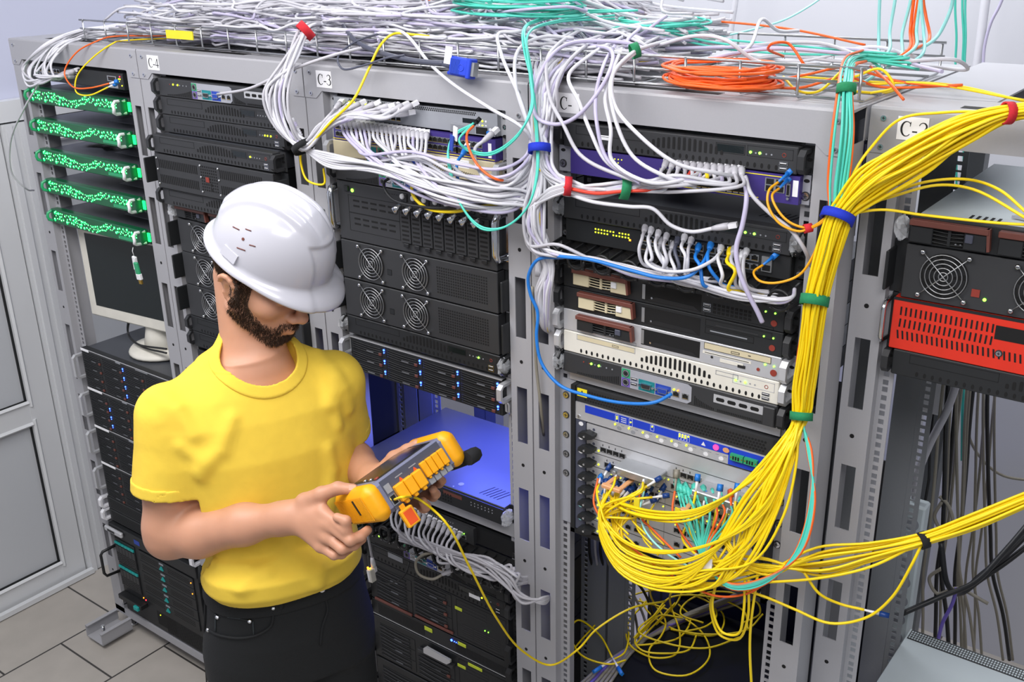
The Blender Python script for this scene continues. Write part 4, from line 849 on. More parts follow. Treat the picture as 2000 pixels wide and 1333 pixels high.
strap('black cable tie gathering white cables beside rack C-3\'s left post',592,287,-.072,60,23,6,'vel_black',30)
cable('white cable crossing in front of the header of rack C-4',[(790,75,.1),(657,106,-.02),(560,140,-.05),(490,172,-.06),(425,184,-.04)],.0034,'cab_g')
# purple switch of rack C-3, drooping to the right ----------------------------------
for k in range(20):
    s=k/19;a,c=disc_()
    q=[(668+s*165,246+s*26,-.03),(672+s*160,262+s*24,-.055),(700+s*130+a*14,296+s*20,-.085),(795+s*60,336+a*44,-.10+c*.02),(900+c*20,366+a*50,-.105+c*.02),(985+c*10,374+a*44,-.08),(1030,345+a*50,-.045),(1052+a*12,270,-.035),(1060+a*20,170,-.03),(1080+a*50,118,.06),(1130+40*a,80,.2)]
    o=cable('white cable drooping from the purple switch of rack C-3 to the right-hand post',q,.0032,wcol(),group='drooping white cables of rack C-3');plug(o,q,end=0)
for k in range(7):
    s=k/6;a,c=disc_();q=[(592,290,-.07),(640,300+s*25,-.08),(740,318+s*18,-.1),(850,352+s*26,-.12),(960,372+s*30,-.1),(1030,380+s*20,-.05),(1050+s*10,440,-.03),(1048+s*16,540,-.025)]
    cable('white cable running low across rack C-3 from the black tie',q,.0032,wcol(),group='low crossing white cables of rack C-3')
q=[(590,270,-.07),(588,320,-.05),(600,352,-.05),(632,360,-.04),(632,330,-.01)];cable('yellow cable loop hanging beneath the black tie',q,.0025,'cab_y')
q=[(900,80,.12),(810,68,.06),(770,66,.04),(742,90,-.005),(718,140,-.03),(690,195,-.06),(645,240,-.08),(600,292,-.08)];cable('yellow cable arching over the header of rack C-3',q,.0027,'cab_y')
q=[(860,95,.1),(835,355,-.04),(830,352,-.05)]
q=[(822,350,-.035),(806,358,-.06),(806,380,-.075),(832,406,-.085),(880,414,-.09),(950,403,-.085),(1005,402,-.06),(1030,412,-.02)];o=cable('yellow patch cable sagging across the chrome bay latches',q,.0034,'cab_y');plug(o,q,'cab_y',end=0)
q=[(765,345,-.04),(750,358,-.06),(765,388,-.08),(830,405,-.09),(900,403,-.09),(940,388,-.06)];o=cable('black power cord sagging across the chrome bay latches',q,.003,'cab_k','power_cable');plug(o,q,'cab_k',end=0,s=1.2)
q=[(903,302,-.035),(893,318,-.06),(893,345,-.08),(905,368,-.09),(950,388,-.09),(1000,398,-.06),(1035,404,-.02)];o=cable('blue patch cable looping behind the white droop of rack C-3',q,.0032,'cab_b');plug(o,q,'cab_b',end=0)
q=[(925,246,-.045),(912,262,-.075),(914,285,-.09),(935,325,-.1),(968,350,-.1),(1002,352,-.06)];o=cable('orange fibre dangling from the right end of the grey switch',q,.0025,'cab_o','fibre_cable');plug(o,q,'cab_k',end=0,kind='lc',s=.7)
q=[(945,275,-.04),(928,290,-.06),(932,325,-.08),(955,355,-.1),(990,362,-.08),(1020,350,-.04)];o=cable('white cable plugged into the right end of the purple switch in rack C-3',q,.0034,'cab_w');plug(o,q,end=0)
for k in range(2):
    q=[(1240+k*6,20,.25),(1120+k*6,22+5*k,.2),(1050,38+4*k,.1),(1022+k*3,58,.02),(1024+k*5,100,-.03),(1038,160,-.05),(1040-k*3,210,-.07),(1012,262+k*3,-.09),(960,298+k*4,-.09),(915,292+k*3,-.08),(897,272,-.06),(925,240+k*4,-.045)];cable('aqua fibre arcing from the tray to the right end of the grey switch',q,.0021,'cab_a','fibre_cable',group='aqua fibres into the grey switch')
    q=[(1200,30+6*k,.25),(1080,42+k*3,.1),(1030,70,0),(1034+k*4,140,-.04),(1046+k*3,250,-.06),(1048+k*2,340,-.08),(1030,405,-.1),(985,444,-.11),(940,443+k*4,-.12),(900,400,-.12),(880-k*3,330,-.1),(876,290,-.08),(888,262+k*4,-.06),(922,243,-.045)];cable('aqua fibre hanging in the lowest loop in front of rack C-3',q,.0021,'cab_a','fibre_cable',group='aqua fibres in the low loop')
t=tag(MB().build('paper_tag') if False else one('paper_tag',None,lambda b:b.box(0,14,-1,1,0,26,'paper')),'folded white paper tag on the aqua fibres at the grey switch','tag');t.location=tuple(px((885,272,-.09)));t.rotation_euler=(0,math.radians(10),math.radians(-20))
t=tag(one('paper_tag',None,lambda b:b.box(0,12,-1,1,0,30,'vga')),'folded blue tag below the white tag on the aqua fibres','tag');t.location=tuple(px((878,292,-.092)));t.rotation_euler=(0,math.radians(12),math.radians(-20))
# long white one across the C-3 header + grey loops
cable('long white cable sloping down across the C-3 header and purple switch',[(740,60,.1),(788,64,.045),(844,129,-.02),(890,168,-.05),(956,211,-.06),(1022,251,-.06),(1043,282,-.04),(1056,330,-.035),(1060,420,-.03)],.0034,'cab_w')
q=[(690,-10,.3),(669,25,.2),(672,52,.1),(700,84,.03),(760,108,-.01),(820,120,-.02),(868,124,-.025)];cable('thick dark grey video cable lying over the tray edge','x' and q,.0052,'cab_d','video_cable')
cable('thin dark cord looping beside the thick video cable',[(800,62,.1),(740,66,.06),(690,84,.02),(660,112,-.02),(668,134,-.03),(710,128,-.03),(760,112,-.03),(790,108,-.015)],.0022,'cab_d','thin_cable')
t=thing('video_plug','blue video plug with paper tag lying on the header of rack C-3','plug',tuple(px((872,126,-.03))),(math.radians(-8),math.radians(6),math.radians(4)))
one('plug_body',t,lambda b:(b.cbox(12,54,-9,9,-15,16,2.5,'blue'),b.cbox(52,62,-12,12,-18,19,2,'blue'),[b.box(16+k*3,17.5+k*3,-9.6,9.6,-13,14,'vga') for k in range(7)],b.ring((40,-9,0),6,1,'blue','y',16,5)));one('thumb_screw',t,lambda b:(b.cyl((6,0,15),(60,0,15),3.4,'blue'),b.cyl((6,0,-14),(60,0,-14),3.4,'blue')))
one('shell',t,lambda b:b.box(62,68,-8,8,-12,13,'zinc'));one('strain_relief',t,lambda b:b.tube([(-8,0,0),(0,0,0),(12,0,0)],1,'cab_d',10,True,[5.5,6,7]));one('paper_tag',t,lambda b:b.box(-2,14,-7,-6,2,34,'paper'))
# vertical trunk between rack C-3 and its right neighbour -----------------------------
for k in range(12):
    a,c=disc_();s=k/11
    q=[(1150+a*60,60+s*30,.25),(1100+a*30,112,.08),(1072+a*26,150,-.01),(1062+a*20,220,-.045),(1056+a*12,290,-.05),(1066+a*14,330,-.055),(1105+a*3,362+c*12,-.06),(1160,372+c*14,-.075),(1222+a*3,368+c*13,-.08),(1300+s*20,362+c*15-s*10,-.085),(1290+s*160,340+s*22,-.06),(1297+s*152,326+s*16,-.028)]
    o=cable(('white' if k!=6 else 'yellow')+' cable led through the red and green wraps to the purple switch',q,.0032,wcol() if k!=6 else 'cab_y',group='white cables through the red and green wraps' if k!=6 else None);plug(o,q,m='cab_g')
q=[(1090,360,-.06),(1112,368,-.075),(1165,378,-.085),(1215,374,-.09),(1290,368,-.085),(1340,345,-.05),(1348,340,-.03)];o=cable('red patch cable running through the red and green wraps',q,.0032,'cab_r');plug(o,q,'cab_r')
strap('red hook-and-loop wrap on white cables left of the green wrap',1109,364,-.068,5,19,7,'vel_red',26)
strap('green hook-and-loop wrap on white cables in front of the purple switch',1221,370,-.08,8,20,9,'vel_green',30)
strap('blue hook-and-loop wrap on the cable trunk between racks',1055,291,-.055,92,24,8,'vel_blue',30)
for k in range(14):
    a,c=disc_();s=k/13
    q=[(1120+a*60,70+s*30,.22),(1085+a*30,118,.06),(1065+a*24,165,-.02),(1058+a*14,230,-.045),(1054+a*10,290,-.05),(1050+a*16,350,-.05),(1042+a*22,420,-.05+c*.02),(1052+a*22,480,-.05),(1072+a*14,520,-.045),(1062+a*14,575,-.04),(1066+a*8,638,-.02),(1072,650,.012)]
    cable('white cable in the vertical trunk on the post between racks' if k!=5 else 'lone yellow cable in the white trunk between racks',q,.0032,wcol() if k!=5 else 'cab_y',group='white cables in the trunk' if k!=5 else None)
for k in range(7):
    a,c=disc_();q=[(1058+a*12,300,-.05),(1045+a*18,370,-.055),(1032+a*18,440,-.06),(1050+a*15,480,-.06),(1092,494+a*6,-.075),(1150,506+a*6,-.06),(1240,528+a*5,-.055),(1340,552+a*6,-.05),(1450,580+a*6,-.05),(1525,590+a*5,-.055),(1548,580,-.05),(1552,565,-.03)]
    cable('white cable lying along the black ring cable manager',q,.0032,wcol(),group='white cables in the ring manager')
for k in range(6):
    s=k/5;q=[(1062+s*14,385+s*8,-.02),(1100+10*s,358-6*s,-.065),(1150,366,-.08)];
    q=[(1112,358+s*14,-.07),(1070,372+s*16,-.07),(1044-s*8,410+s*10,-.06),(1052+s*8,470,-.05),(1060+s*16,540-s*30,-.03),(1072,560,0)];cable('white cable looping back left of the red wrap onto the trunk',q,.0032,wcol(),group='white cables looping back at the red wrap')
# loops from the tray in front of the right-hand header
LP=[[(1300,80,.2),(1260,92,.06),(1238,100,.01),(1205,140,-.05),(1203,200,-.08),(1240,258,-.1),(1320,310,-.1),(1400,338,-.07),(1432,344,-.03)],
[(1290,85,.2),(1240,104,.01),(1196,150,-.05),(1200,220,-.09),(1235,300,-.1),(1300,345,-.1),(1360,366,-.07)],
[(1220,70,.2),(1150,110,.02),(1126,140,-.03),(1130,190,-.06),(1150,255,-.08),(1190,325,-.09),(1270,362,-.1),(1350,358,-.07),(1385,340,-.03)],
[(1130,60,.15),(1086,90,.04),(1066,130,-.02),(1072,185,-.05),(1092,245,-.07),(1135,300,-.08),(1200,345,-.1),(1300,372,-.1),(1400,350,-.05),(1418,340,-.03)],
[(1200,90,.1),(1178,130,-.01),(1162,180,-.06),(1164,240,-.09),(1185,310,-.1),(1250,358,-.11)],[(1215,95,.1),(1200,130,-.01),(1176,190,-.06),(1178,250,-.09),(1200,310,-.1),(1270,352,-.11),(1340,350,-.08),(1370,335,-.03)],
[(1160,80,.12),(1130,100,.03),(1105,125,-.01),(1085,175,-.04),(1088,215,-.04),(1068,270,-.045)],[(1060,50,.12),(1010,62,.05),(970,70,.03),(985,110,-.01),(1012,190,-.04),(1035,250,-.05),(1052,292,-.05)],[(1120,75,.1),(1060,72,.05),(1010,95,0),(1015,170,-.035),(1030,240,-.045),(1048,290,-.05)]]
for k,q in enumerate(LP):
    o=cable('white cable hanging over the header in front of the half-moon-grille server' if k<6 else 'white cable looping from the tray into the trunk between racks',q,.0034,wcol(),group='white loops over the right-hand header' if k<6 else 'white loops into the trunk')
    if q[-1][2]>-.04 and q[-1][0]>1300: plug(o,q)
cable('dark lavender cable hanging in a wide loop over the paper C- label',[(1320,130,.15),(1240,88,.1),(1150,80,.07),(1100,90,.03),(1062,130,-.03),(1042,190,-.05),(1048,228,-.06),(1085,243,-.07),(1130,225,-.08),(1175,170,-.06),(1196,120,0),(1190,96,.05),(1150,88,.08)],.0036,'cab_lav')
strap('green hook-and-loop wrap on white cables at the wire tray edge',1240,99,.02,160,15,8,'vel_green',18)
for k,q in enumerate(([(1560,60,.4),(1520,60,.35),(1490,40,.3),(1460,95,.2),(1400,120,.15)],[(1180,60,.3),(1250,52,.2),(1220,85,.1),(1330,118,.12),(1500,95,.15),(1660,105,.15)],[(1280,90,.15),(1360,70,.12),(1420,80,.1),(1480,120,.12),(1600,125,.2)],[(1350,100,.3),(1450,90,.3),(1600,95,.3),(1720,110,.25),(1870,125,.2),(1890,135,.25),(1800,128,.35)],[(1300,95,.25),(1500,92,.3),(1700,98,.3),(1800,130,.2),(1840,140,.15)],[(1400,130,.3),(1520,110,.3),(1640,120,.3),(1760,126,.3)],[(1330,120,.3),(1440,108,.32),(1560,108,.3),(1700,92,.3),(1790,112,.25)])):
    cable('loose grey cable crossing the emptier right end of the wire tray',q,.0033,['cab_w','cab_lav','cab_w','cab_g','cab_lav','cab_g','cab_w'][k],group='loose cables at the right end of the tray')
# coils
def coil(label,c,rx,ry,n,r,m,group,turns=1.9,zr=.02):
    for k in range(n):
        f=rnd.uniform(.72,1.05);ph=rnd.uniform(0,6.28);P=[];z=rnd.uniform(-zr*.5,zr);tx,ty=rnd.uniform(-.3,.3),rnd.uniform(-.1,.1)
        for i in range(int(turns*14)): a=ph+i*2*math.pi/14;P.append((c[0]+rx*f*math.cos(a)+rnd.uniform(-.004,.004),c[1]+ry*f*math.sin(a)+rnd.uniform(-.004,.004),c[2]+z+ty*.05*math.cos(a)+rnd.uniform(-.002,.002)))
        cable(label,P,r,m,'fibre_cable',group=group,n=4,sides=6,raw=True)
cc=atZ(1410,150,2.012);coil('orange fibre in the round coil lying in the wire tray',(cc[0],cc[1],2.014),.095,.085,14,.0023,'cab_o','orange coil fibres',1.9,.024)
cc=atZ(1010,15,2.10);coil('aqua fibre in the coil on top of the white tangle',(cc[0],cc[1],2.105),.15,.09,16,.0022,'cab_a','aqua coil fibres',1.7,.03)
cc=atZ(1290,55,2.06);coil('aqua fibre in the loose wide loop beside the tray\'s back edge',(cc[0],cc[1],2.06),.11,.08,4,.0021,'cab_a','aqua wide loop fibres',1.3,.02)
for k in range(3): cable('aqua fibre lying across the middle of the wire tray',[(880,40+8*k,.3),(1040,45+6*k,.2),(1150,62-4*k,.2),(1250,48+6*k,.25),(1400,75+9*k,.3),(1560,90+8*k,.3),(1700,105,.3)],.0021,'cab_a','fibre_cable',group='aqua fibres across the tray')
ORG=[[(830,-10,.35),(860,20,.3),(900,8,.3),(950,18,.25)],[(1210,36,.42),(1400,42,.42),(1550,58,.42),(1690,88,.42)],[(1530,110,.2),(1500,95,.12),(1512,84,.1),(1540,85,.12),(1570,125,.12),(1580,128,.15)],[(1500,160,.1),(1580,145,.15),(1650,132,.2),(1760,160,.2),(1870,170,.2)],[(1480,168,.08),(1560,172,.1),(1650,150,.15),(1720,170,.2),(1880,166,.2)],[(1700,130,.2),(1740,165,.1),(1765,195,.08)]]
for k,q in enumerate(ORG): cable('loose orange fibre strung along the wire tray',q,.0023,'cab_o','fibre_cable',group='loose orange fibres on the tray')
for k,q in enumerate(([(1240,125,.15),(1290,115,.18),(1350,120,.2)],[(1640,142,.12),(1600,178,.08),(1560,178,.1),(1530,150,.15)],[(1660,178,.1),(1720,182,.15),(1760,172,.25)],[(1700,165,.2),(1800,162,.2),(2010,198,.2)],[(1670,150,.12),(1720,135,.12),(1745,170,.12),(1700,182,.12)],[(1560,150,.2),(1700,160,.25),(1850,165,.3),(2010,200,.25)])):
    cable('loose yellow fibre lying near the right end of the wire tray',q,.0022,'cab_y','fibre_cable',group='loose yellow fibres on the tray')
cable('red cable peeping out at the very back of the tangle',[(800,2,.4),(850,-2,.4),(920,8,.4)],.0034,'cab_r')
cable('navy cable on the tangle near the tray\'s left end',[(340,28,.3),(400,12,.3),(460,2,.35)],.0034,'cab_d')
# ---------------------------------------------------------------- teal fibres over the tray edge and the big yellow bundle
TB=[(1690,112,.2,14),(1662,122,.1,14),(1656,150,.02,16),(1653,178,-.02,16),(1650,260,-.045,24),(1640,360,-.055,24),(1632,420,-.06,14),(1608,510,-.06,12),(1588,590,-.05,10),(1566,700,-.035,8),(1562,800,-.035,8)]
for k in range(15):
    a,c=disc_();m='cab_a' if k<12 else 'cab_o';P=bundle_path(TB,a,c,.15)
    if k<12: P=[(1740+rnd.uniform(-30,60),118+rnd.uniform(-14,20),.22)]+P
    e=k/14;tail=[(1580+a*5,880,-.06),(1588-a*6,980,-.09),(1560-a*8,1080,-.11),(1490,1136+a*8,-.12),(1420,1142+a*6,-.12),(1372+e*8,1090,-.11),(1345+14*(k%8),1010+a*10,-.08),(1332+16*(k%8),972+3*(k%8),-.05)]
    o=cable(('aqua' if m=='cab_a' else 'orange')+' fibre falling from the tray beside the yellow bundle to the router',P+tail,.0021,m,'fibre_cable',group='aqua bundle fibres' if m=='cab_a' else 'orange fibres in the aqua bundle',n=6)
    plug(o,P+tail,m,kind='lc')
for k in range(6):
    q=[(1330+k*7,985+k*3,-.055),(1340+k*6,1030,-.075),(1362+k*3,1068,-.08),(1395,1092,-.085),(1420,1130,-.11)]
    o=cable('short aqua fibre plugged in beside the peach pull tab',q,.0021,'cab_a','fibre_cable',group='short aqua fibres by the peach tab');plug(o,q,'cab_a',end=0,kind='lc')
strap('dark green wrap round the aqua fibres at the wire tray',1653,174,-.015,95,19,9,'vel_green',22)
YB=[(2420,205,-.03,16),(2200,208,-.02,16),(2040,214,-.02,16),(1968,222,-.02,16),(1890,252,-.03,30),(1790,308,-.045,38),(1700,362,-.055,36),(1650,408,-.06,26),(1638,430,-.06,24),(1614,510,-.06,24),(1594,585,-.055,22),(1580,690,-.045,22),(1570,760,-.04,20),(1564,812,-.04,17)]
NB=40
for k in range(NB):
    a,c=disc_();P=bundle_path(YB,a,c,.22);s=rnd.random();t_=k%6
    g=lambda m,w_: m+rnd.uniform(-w_,w_)
    if t_ in (0,1): # deep swing to the left-hand ports
        d=rnd.uniform(0,1);ex=1168+rnd.uniform(0,95);ey=965+rnd.uniform(-35,35);T=[(1548-40*d,g(895,12),-.08),(1500-60*d,g(985,20),-.11),(1410-40*d,1050+d*60,-.13),(g(1300,25),1070+d*80,-.13),(1218-15*d,1050+d*55,-.12),(1176-6*d,g(1005,15),-.1),(ex-4,ey+16,-.075),(ex,ey,-.05)]
    elif t_==2: # shallow swing
        d=rnd.uniform(0,1);ex=1185+rnd.uniform(0,90);T=[(1515-25*d,g(900,12),-.07),(1440-40*d,955+d*35,-.1),(1350,985+d*50,-.12),(g(1265,15),985+d*50,-.11),(1207,972+d*30,-.08),(ex,985+rnd.uniform(-45,15),-.05)]
    elif t_==3: # to the right-hand ports
        d=rnd.uniform(0,1);ex=1320+rnd.uniform(0,140);T=[(1545-30*d,g(885,15),-.07),(1520-55*d,g(965,20),-.1),(1470-40*d,1040+d*70,-.12),(g(1400,25),1075+d*60,-.12),(ex-10,g(1040,15),-.08),(ex,1000+rnd.uniform(-40,25),-.05)]
    elif t_==4: # steep hang, loops under the router
        d=rnd.uniform(0,1);T=[(1552-25*d,g(900,10),-.07),(1530-70*d,g(1000,15),-.1),(1480-70*d,g(1090,15),-.12),(1430-60*d,1130+30*d,-.12),(1340-60*d,g(1140,15),-.11),(1260-30*d,1095+d*40,-.1),(1190+d*40,1030,-.08),(1186+d*70,1000,-.055)]
    else: # almost straight down, then back left
        d=rnd.uniform(0,1);T=[(1555-25*d,g(905,10),-.075),(1530-60*d,g(1010,15),-.1),(1470-50*d,g(1085,15),-.12),(g(1370,20),1115+d*35,-.13),(1270,1118+d*35,-.13),(1200,1080+d*30,-.12),(1172,1020,-.1),(1180+d*80,965+d*25,-.055)]
    o=cable('yellow fibre in the thick bundle that fans out over the router',P+T,.0024,'cab_y','fibre_cable',group='yellow bundle fibres',n=6,sides=6)
    plug(o,P+T,'blue_dark' if k%3 else 'cab_b',kind='lcw',s=.8)
strap('red wrap on the yellow fibre bundle at the header of the rightmost rack',1968,221,-.02,0,22,8,'vel_red',26)
strap('blue wrap where the aqua and yellow fibre bundles meet',1636,424,-.06,113,33,9,'vel_blue',36)
strap('green wrap on the yellow bundle level with the black fan unit',1591,587,-.053,100,28,10,'vel_green',30)
strap('green wrap at the lower end of the yellow bundle above the fan-out',1565,813,-.04,94,22,8,'vel_green',26)
for k,q in enumerate(([(1640,400,-.055),(1672,330,-.05),(1700,290,-.03),(1760,232,.02),(1840,220,.03),(1960,218,-.01)],[(1640,420,-.055),(1700,400,-.04),(1790,360,0),(1880,350,.02),(1950,370,-.01),(2010,420,-.04)],[(1640,422,-.055),(1720,410,-.04),(1800,420,-.02),(1950,436,-.02),(2020,440,-.02)],[(1640,415,-.055),(1740,385,-.03),(1830,362,0),(1900,370,.0),(2010,430,-.04)])):
    cable('single yellow fibre straying out of the bundle over the rightmost rack',q,.0022,'cab_y','fibre_cable',group='stray yellow fibres at the rightmost rack')
q=[(1520,356,-.03),(1502,372,-.05),(1500,400,-.06),(1522,436,-.065),(1560,452,-.06),(1578,448,-.055),(1605,435,-.06),(1618,420,-.06)];o=cable('amber fibre from the blue plug on the purple switch, outer loop',q,.0021,'cab_am','fibre_cable');plug(o,q,'cab_b',end=0,kind='lc')
q=[(1522,368,-.03),(1508,382,-.05),(1520,412,-.06),(1545,436,-.06),(1578,445,-.055),(1605,432,-.06),(1618,418,-.06)];o=cable('amber fibre from the blue plug on the purple switch, inner loop',q,.0021,'cab_am','fibre_cable');plug(o,q,'cab_b',end=0,kind='lc')
strap('small red wrap on the amber fibres',1578,446,-.055,-12,9,8,'vel_red')
q=[(1490,518,-.03),(1472,532,-.05),(1482,548,-.06),(1515,553,-.065),(1560,538,-.06),(1588,500,-.06),(1604,455,-.06),(1616,425,-.06)];o=cable('amber fibre curving from the lower black switch up to the blue wrap',q,.0021,'cab_am','fibre_cable');plug(o,q,'cab_b',end=0,kind='lc')
# cables at the yellow-light switch ------------------------------------------------
SW=[(1258,452,'cab_g'),(1270,456,'cab_w'),(1284,462,'cab_w'),(1300,468,'cab_g'),(1322,476,'cab_d'),(1335,470,'cab_w'),(1348,476,'cab_g'),(1362,490,'cab_b'),(1386,486,'cab_b'),(1406,492,'cab_w'),(1424,498,'cab_y'),(1432,494,'cab_g'),(1448,504,'cab_w'),(1456,498,'cab_g'),(1312,486,'cab_w'),(1290,478,'cab_w')]
for k,(x,y,m) in enumerate(SW):
    q=[(x,y,-.022),(x-4,y+14,-.05),(x-8+(k*7)%18,y+38,-.06),(x+(k*5)%14,y+62,-.055),(x+30,y+72,-.045),(x+70,y+76,-.04)]
    o=cable({'cab_b':'short blue patch cable dropping from the yellow-light switch','cab_y':'short yellow patch cable dropping from the yellow-light switch','cab_d':'short dark patch cable dropping from the yellow-light switch'}.get(m,'short white patch cable dropping from the yellow-light switch into the rings'),q,.0031,m,group='short drops at the yellow-light switch '+(m[-1] if m[-1] in 'byd' else 'w'));plug(o,q,m,end=0)
cable('blue patch cable sagging along the front of the ring cable manager',[(1072,498,-.06),(1100,502,-.085),(1150,507,-.085),(1230,528,-.085),(1292,543,-.085),(1345,540,-.085),(1372,515,-.06),(1384,492,-.03)],.0033,'cab_b')
cable('blue patch cable curling round the trunk left of the ring manager',[(1100,503,-.075),(1050,508,-.06),(1032,540,-.055),(1036,575,-.05),(1050,610,-.045),(1048,660,-.05),(1058,710,-.05),(1092,752,-.05),(1150,774,-.055),(1220,788,-.06),(1280,786,-.06),(1312,770,-.035)],.0033,'cab_b');
q=[(1100,375,-.05),(1160,395,-.09),(1230,404,-.09),(1275,408,-.08),(1310,440,-.07),(1350,453,-.06),(1395,446,-.05)];o=cable('white cable with a loose clear plug dangling over the second half-moon server',q,.0034,'cab_w');plug(o,q,'cab_g')
cable('lavender cable dangling with a bent bare end over the ring manager',[(1455,350,-.04),(1458,390,-.06),(1450,440,-.07),(1438,485,-.08),(1444,530,-.085),(1462,575,-.085),(1480,610,-.08),(1489,630,-.075)],.0040,'cab_lav')
cable('white cable slanting down right from the purple switch to the post',[(1456,345,-.035),(1468,380,-.06),(1505,418,-.06),(1545,450,-.055),(1570,485,-.05),(1585,520,-.02)],.0034,'cab_g')
cable('white cable sagging in one long curve over the ring manager',[(1270,470,-.03),(1262,510,-.07),(1290,528,-.085),(1350,528,-.085),(1390,510,-.06),(1408,492,-.03)],.0031,'cab_w')
cable('grey cable running straight down the post past the blue cable',[(1040,560,-.03),(1044,640,-.02),(1048,720,-.012),(1056,790,-.006),(1062,850,.03)],.0032,'cab_t')
# horizontal yellow fibres to the right, black tie -----------------------------------
HB=[(2420,850,-.02,14),(2200,912,-.02,14),(2040,964,-.02,14),(1900,1020,-.04,15),(1803,1055,-.05,13),(1700,1080,-.06,20),(1600,1098,-.08,28)]
for k in range(17):
    a,c=disc_();d=rnd.random();P=bundle_path(HB,a,c,.2)
    T=[(1480,1112+a*14,-.1),(1370,1122+a*18,-.11),(1270,1108-d*20,-.11),(1205,1060-d*20,-.09),(1180+d*60,1010,-.06)] if k%2 else [(1500,1110+a*20,-.1),(1440,1090+a*10,-.1),(1400+d*50,1040,-.07)]
    cable('yellow fibre in the flat bundle running right to the black tie',P+T,.0023,'cab_y','fibre_cable',group='flat yellow bundle fibres',n=6,sides=6)
strap('black tie on the flat yellow bundle in front of the rightmost rack',1803,1056,-.05,-18,17,8,'vel_black')
LO=[[(1803,1058,-.05),(1780,1105,-.06),(1740,1170,-.06),(1690,1208,-.06),(1620,1218,-.07),(1550,1190,-.08),(1490,1165,-.09),(1420,1145,-.1),(1330,1140,-.1)],[(1795,1062,-.05),(1700,1108,-.07),(1600,1130,-.09),(1500,1138,-.1),(1400,1142,-.1),(1300,1135,-.1)],
[(1570,1118,-.09),(1600,1160,-.08),(1640,1180,-.06),(1688,1192,-.05)],[(1480,1120,-.1),(1465,1240,-.08),(1468,1340,-.06),(1475,1420,-.05)],[(1455,1130,-.1),(1452,1200,-.1),(1440,1240,-.09),(1410,1235,-.09),(1392,1190,-.09),(1398,1140,-.1)],[(1462,1130,-.1),(1460,1210,-.09),(1440,1250,-.08),(1405,1240,-.08),(1388,1190,-.08),(1396,1150,-.1)]]
for k,q in enumerate(LO):
    o=cable('yellow fibre hanging low under the fan-out in its own wide curve',q,.0025,'cab_y','fibre_cable',group='low yellow fibres under the fan-out')
    if k==2: plug(o,q,'blue_dark',kind='lcw')
cable('orange fibre sweeping along under the yellow fan-out',[(1168,935,-.05),(1160,985,-.08),(1190,1030,-.1),(1260,1090,-.11),(1340,1140,-.11),(1400,1165,-.11),(1460,1160,-.1),(1520,1120,-.1)],.0021,'cab_o','fibre_cable')
for k,q in enumerate(([(1250,965,-.05),(1244,1000,-.07),(1280,1040,-.09),(1330,1090,-.1)],[(1318,960,-.05),(1314,1000,-.07),(1330,1040,-.08),(1360,1080,-.09)],[(1420,1020,-.06),(1400,1060,-.08),(1380,1090,-.09)])): o=cable('short orange fibre plugged into a router card',q,.0021,'cab_o','fibre_cable',group='short orange fibres at the router');plug(o,q,'cab_t',end=0,kind='lc')
for k in range(9):
    x=1172+k*12+(k>4)*10;y=945+(k*17)%40+k*3;q=[(x,y,-.03),(x-12,y+22,-.05),(x-8,y+50,-.075),(x+20,y+80,-.09)]
    o=cable('short yellow fibre with a navy plug in the left-hand router cards',q,.0020,'cab_y','fibre_cable',group='short yellow fibres at the router');plug(o,q,'blue_dark',end=0,kind='lcw',s=1.2)
q=[(1258,960,-.04),(1250,1000,-.07),(1262,1040,-.09),(1300,1080,-.1),(1350,1110,-.1)];o=cable('pale blue fibre among the yellow ones at the router',q,.0021,'cab_la','fibre_cable');plug(o,q,'cab_y',end=0,kind='lc')
t=tag(one('paper_tag',None,lambda b:b.box(0,12,-1,1,0,20,'yellow_lab')),'yellow paper tag on an orange fibre under the left pull tab','tag');t.location=tuple(px((1238,990,-.085)))
t=tag(one('paper_tag',None,lambda b:b.box(0,10,-1,1,0,20,'yellow_lab')),'yellow paper tag on an orange fibre beside the aqua plugs','tag');t.location=tuple(px((1318,1010,-.085)))
t=tag(one('paper_tag',None,lambda b:b.box(0,34,-1,1,0,26,'paper')),'white paper tag hanging in the yellow fan-out','tag');t.location=tuple(px((1356,1106,-.125)))
def onbox(x,y,dz=.004):
    p=atZ(x,y,.589+dz)
    if p[1]>.52: p=atY(x,y,.52)
    return p
# loose yellow fibre inside the empty bottom of that rack
IN=[[(1115,1275,.05),(1150,1235,.1),(1220,1170,.2),(1290,1152,.25),(1360,1165,.25),(1412,1200,.2),(1400,1240,.2),(1330,1235,.2),(1270,1200,.2),(1250,1170,.2)],[(1275,1130,-.06),(1278,1180,.05),(1300,1215,.1),(1290,1245,.15),(1268,1270,.15),(1280,1310,.1),(1340,1320,.1),(1385,1285,.1),(1370,1235,.15),(1300,1190,.2),(1200,1160,.2),(1180,1140,.1)],
[(1316,1146,-.07),(1312,1190,.05),(1328,1240,.1),(1318,1280,.08),(1275,1285,.1),(1230,1260,.12),(1226,1220,.15),(1262,1175,.2)],[(1196,1290,.05),(1220,1275,.08),(1222,1220,.15),(1188,1210,.15),(1186,1190,.15),(1230,1172,.2)],[(1196,1285,.04),(1170,1240,.06),(1130,1212,.08),(1114,1230,.08),(1135,1280,.06),(1190,1298,.05),(1222,1290,.08)],[(1490,1200,.1),(1460,1230,.15),(1380,1240,.2),(1310,1230,.2)]]
for k,q in enumerate(IN):
    q=[atY(*a_) if a_[2]<0 else onbox(a_[0],a_[1],.004+.006*k) for a_ in q]
    o=cable('loose yellow fibre coiled on the black box below the router',q,.0024,'cab_y','fibre_cable',group='loose yellow fibres under the router',raw=True)
    if k in (3,4): plug(o,q,'cab_b',end=0,kind='lcw',s=1.6,raw=True)
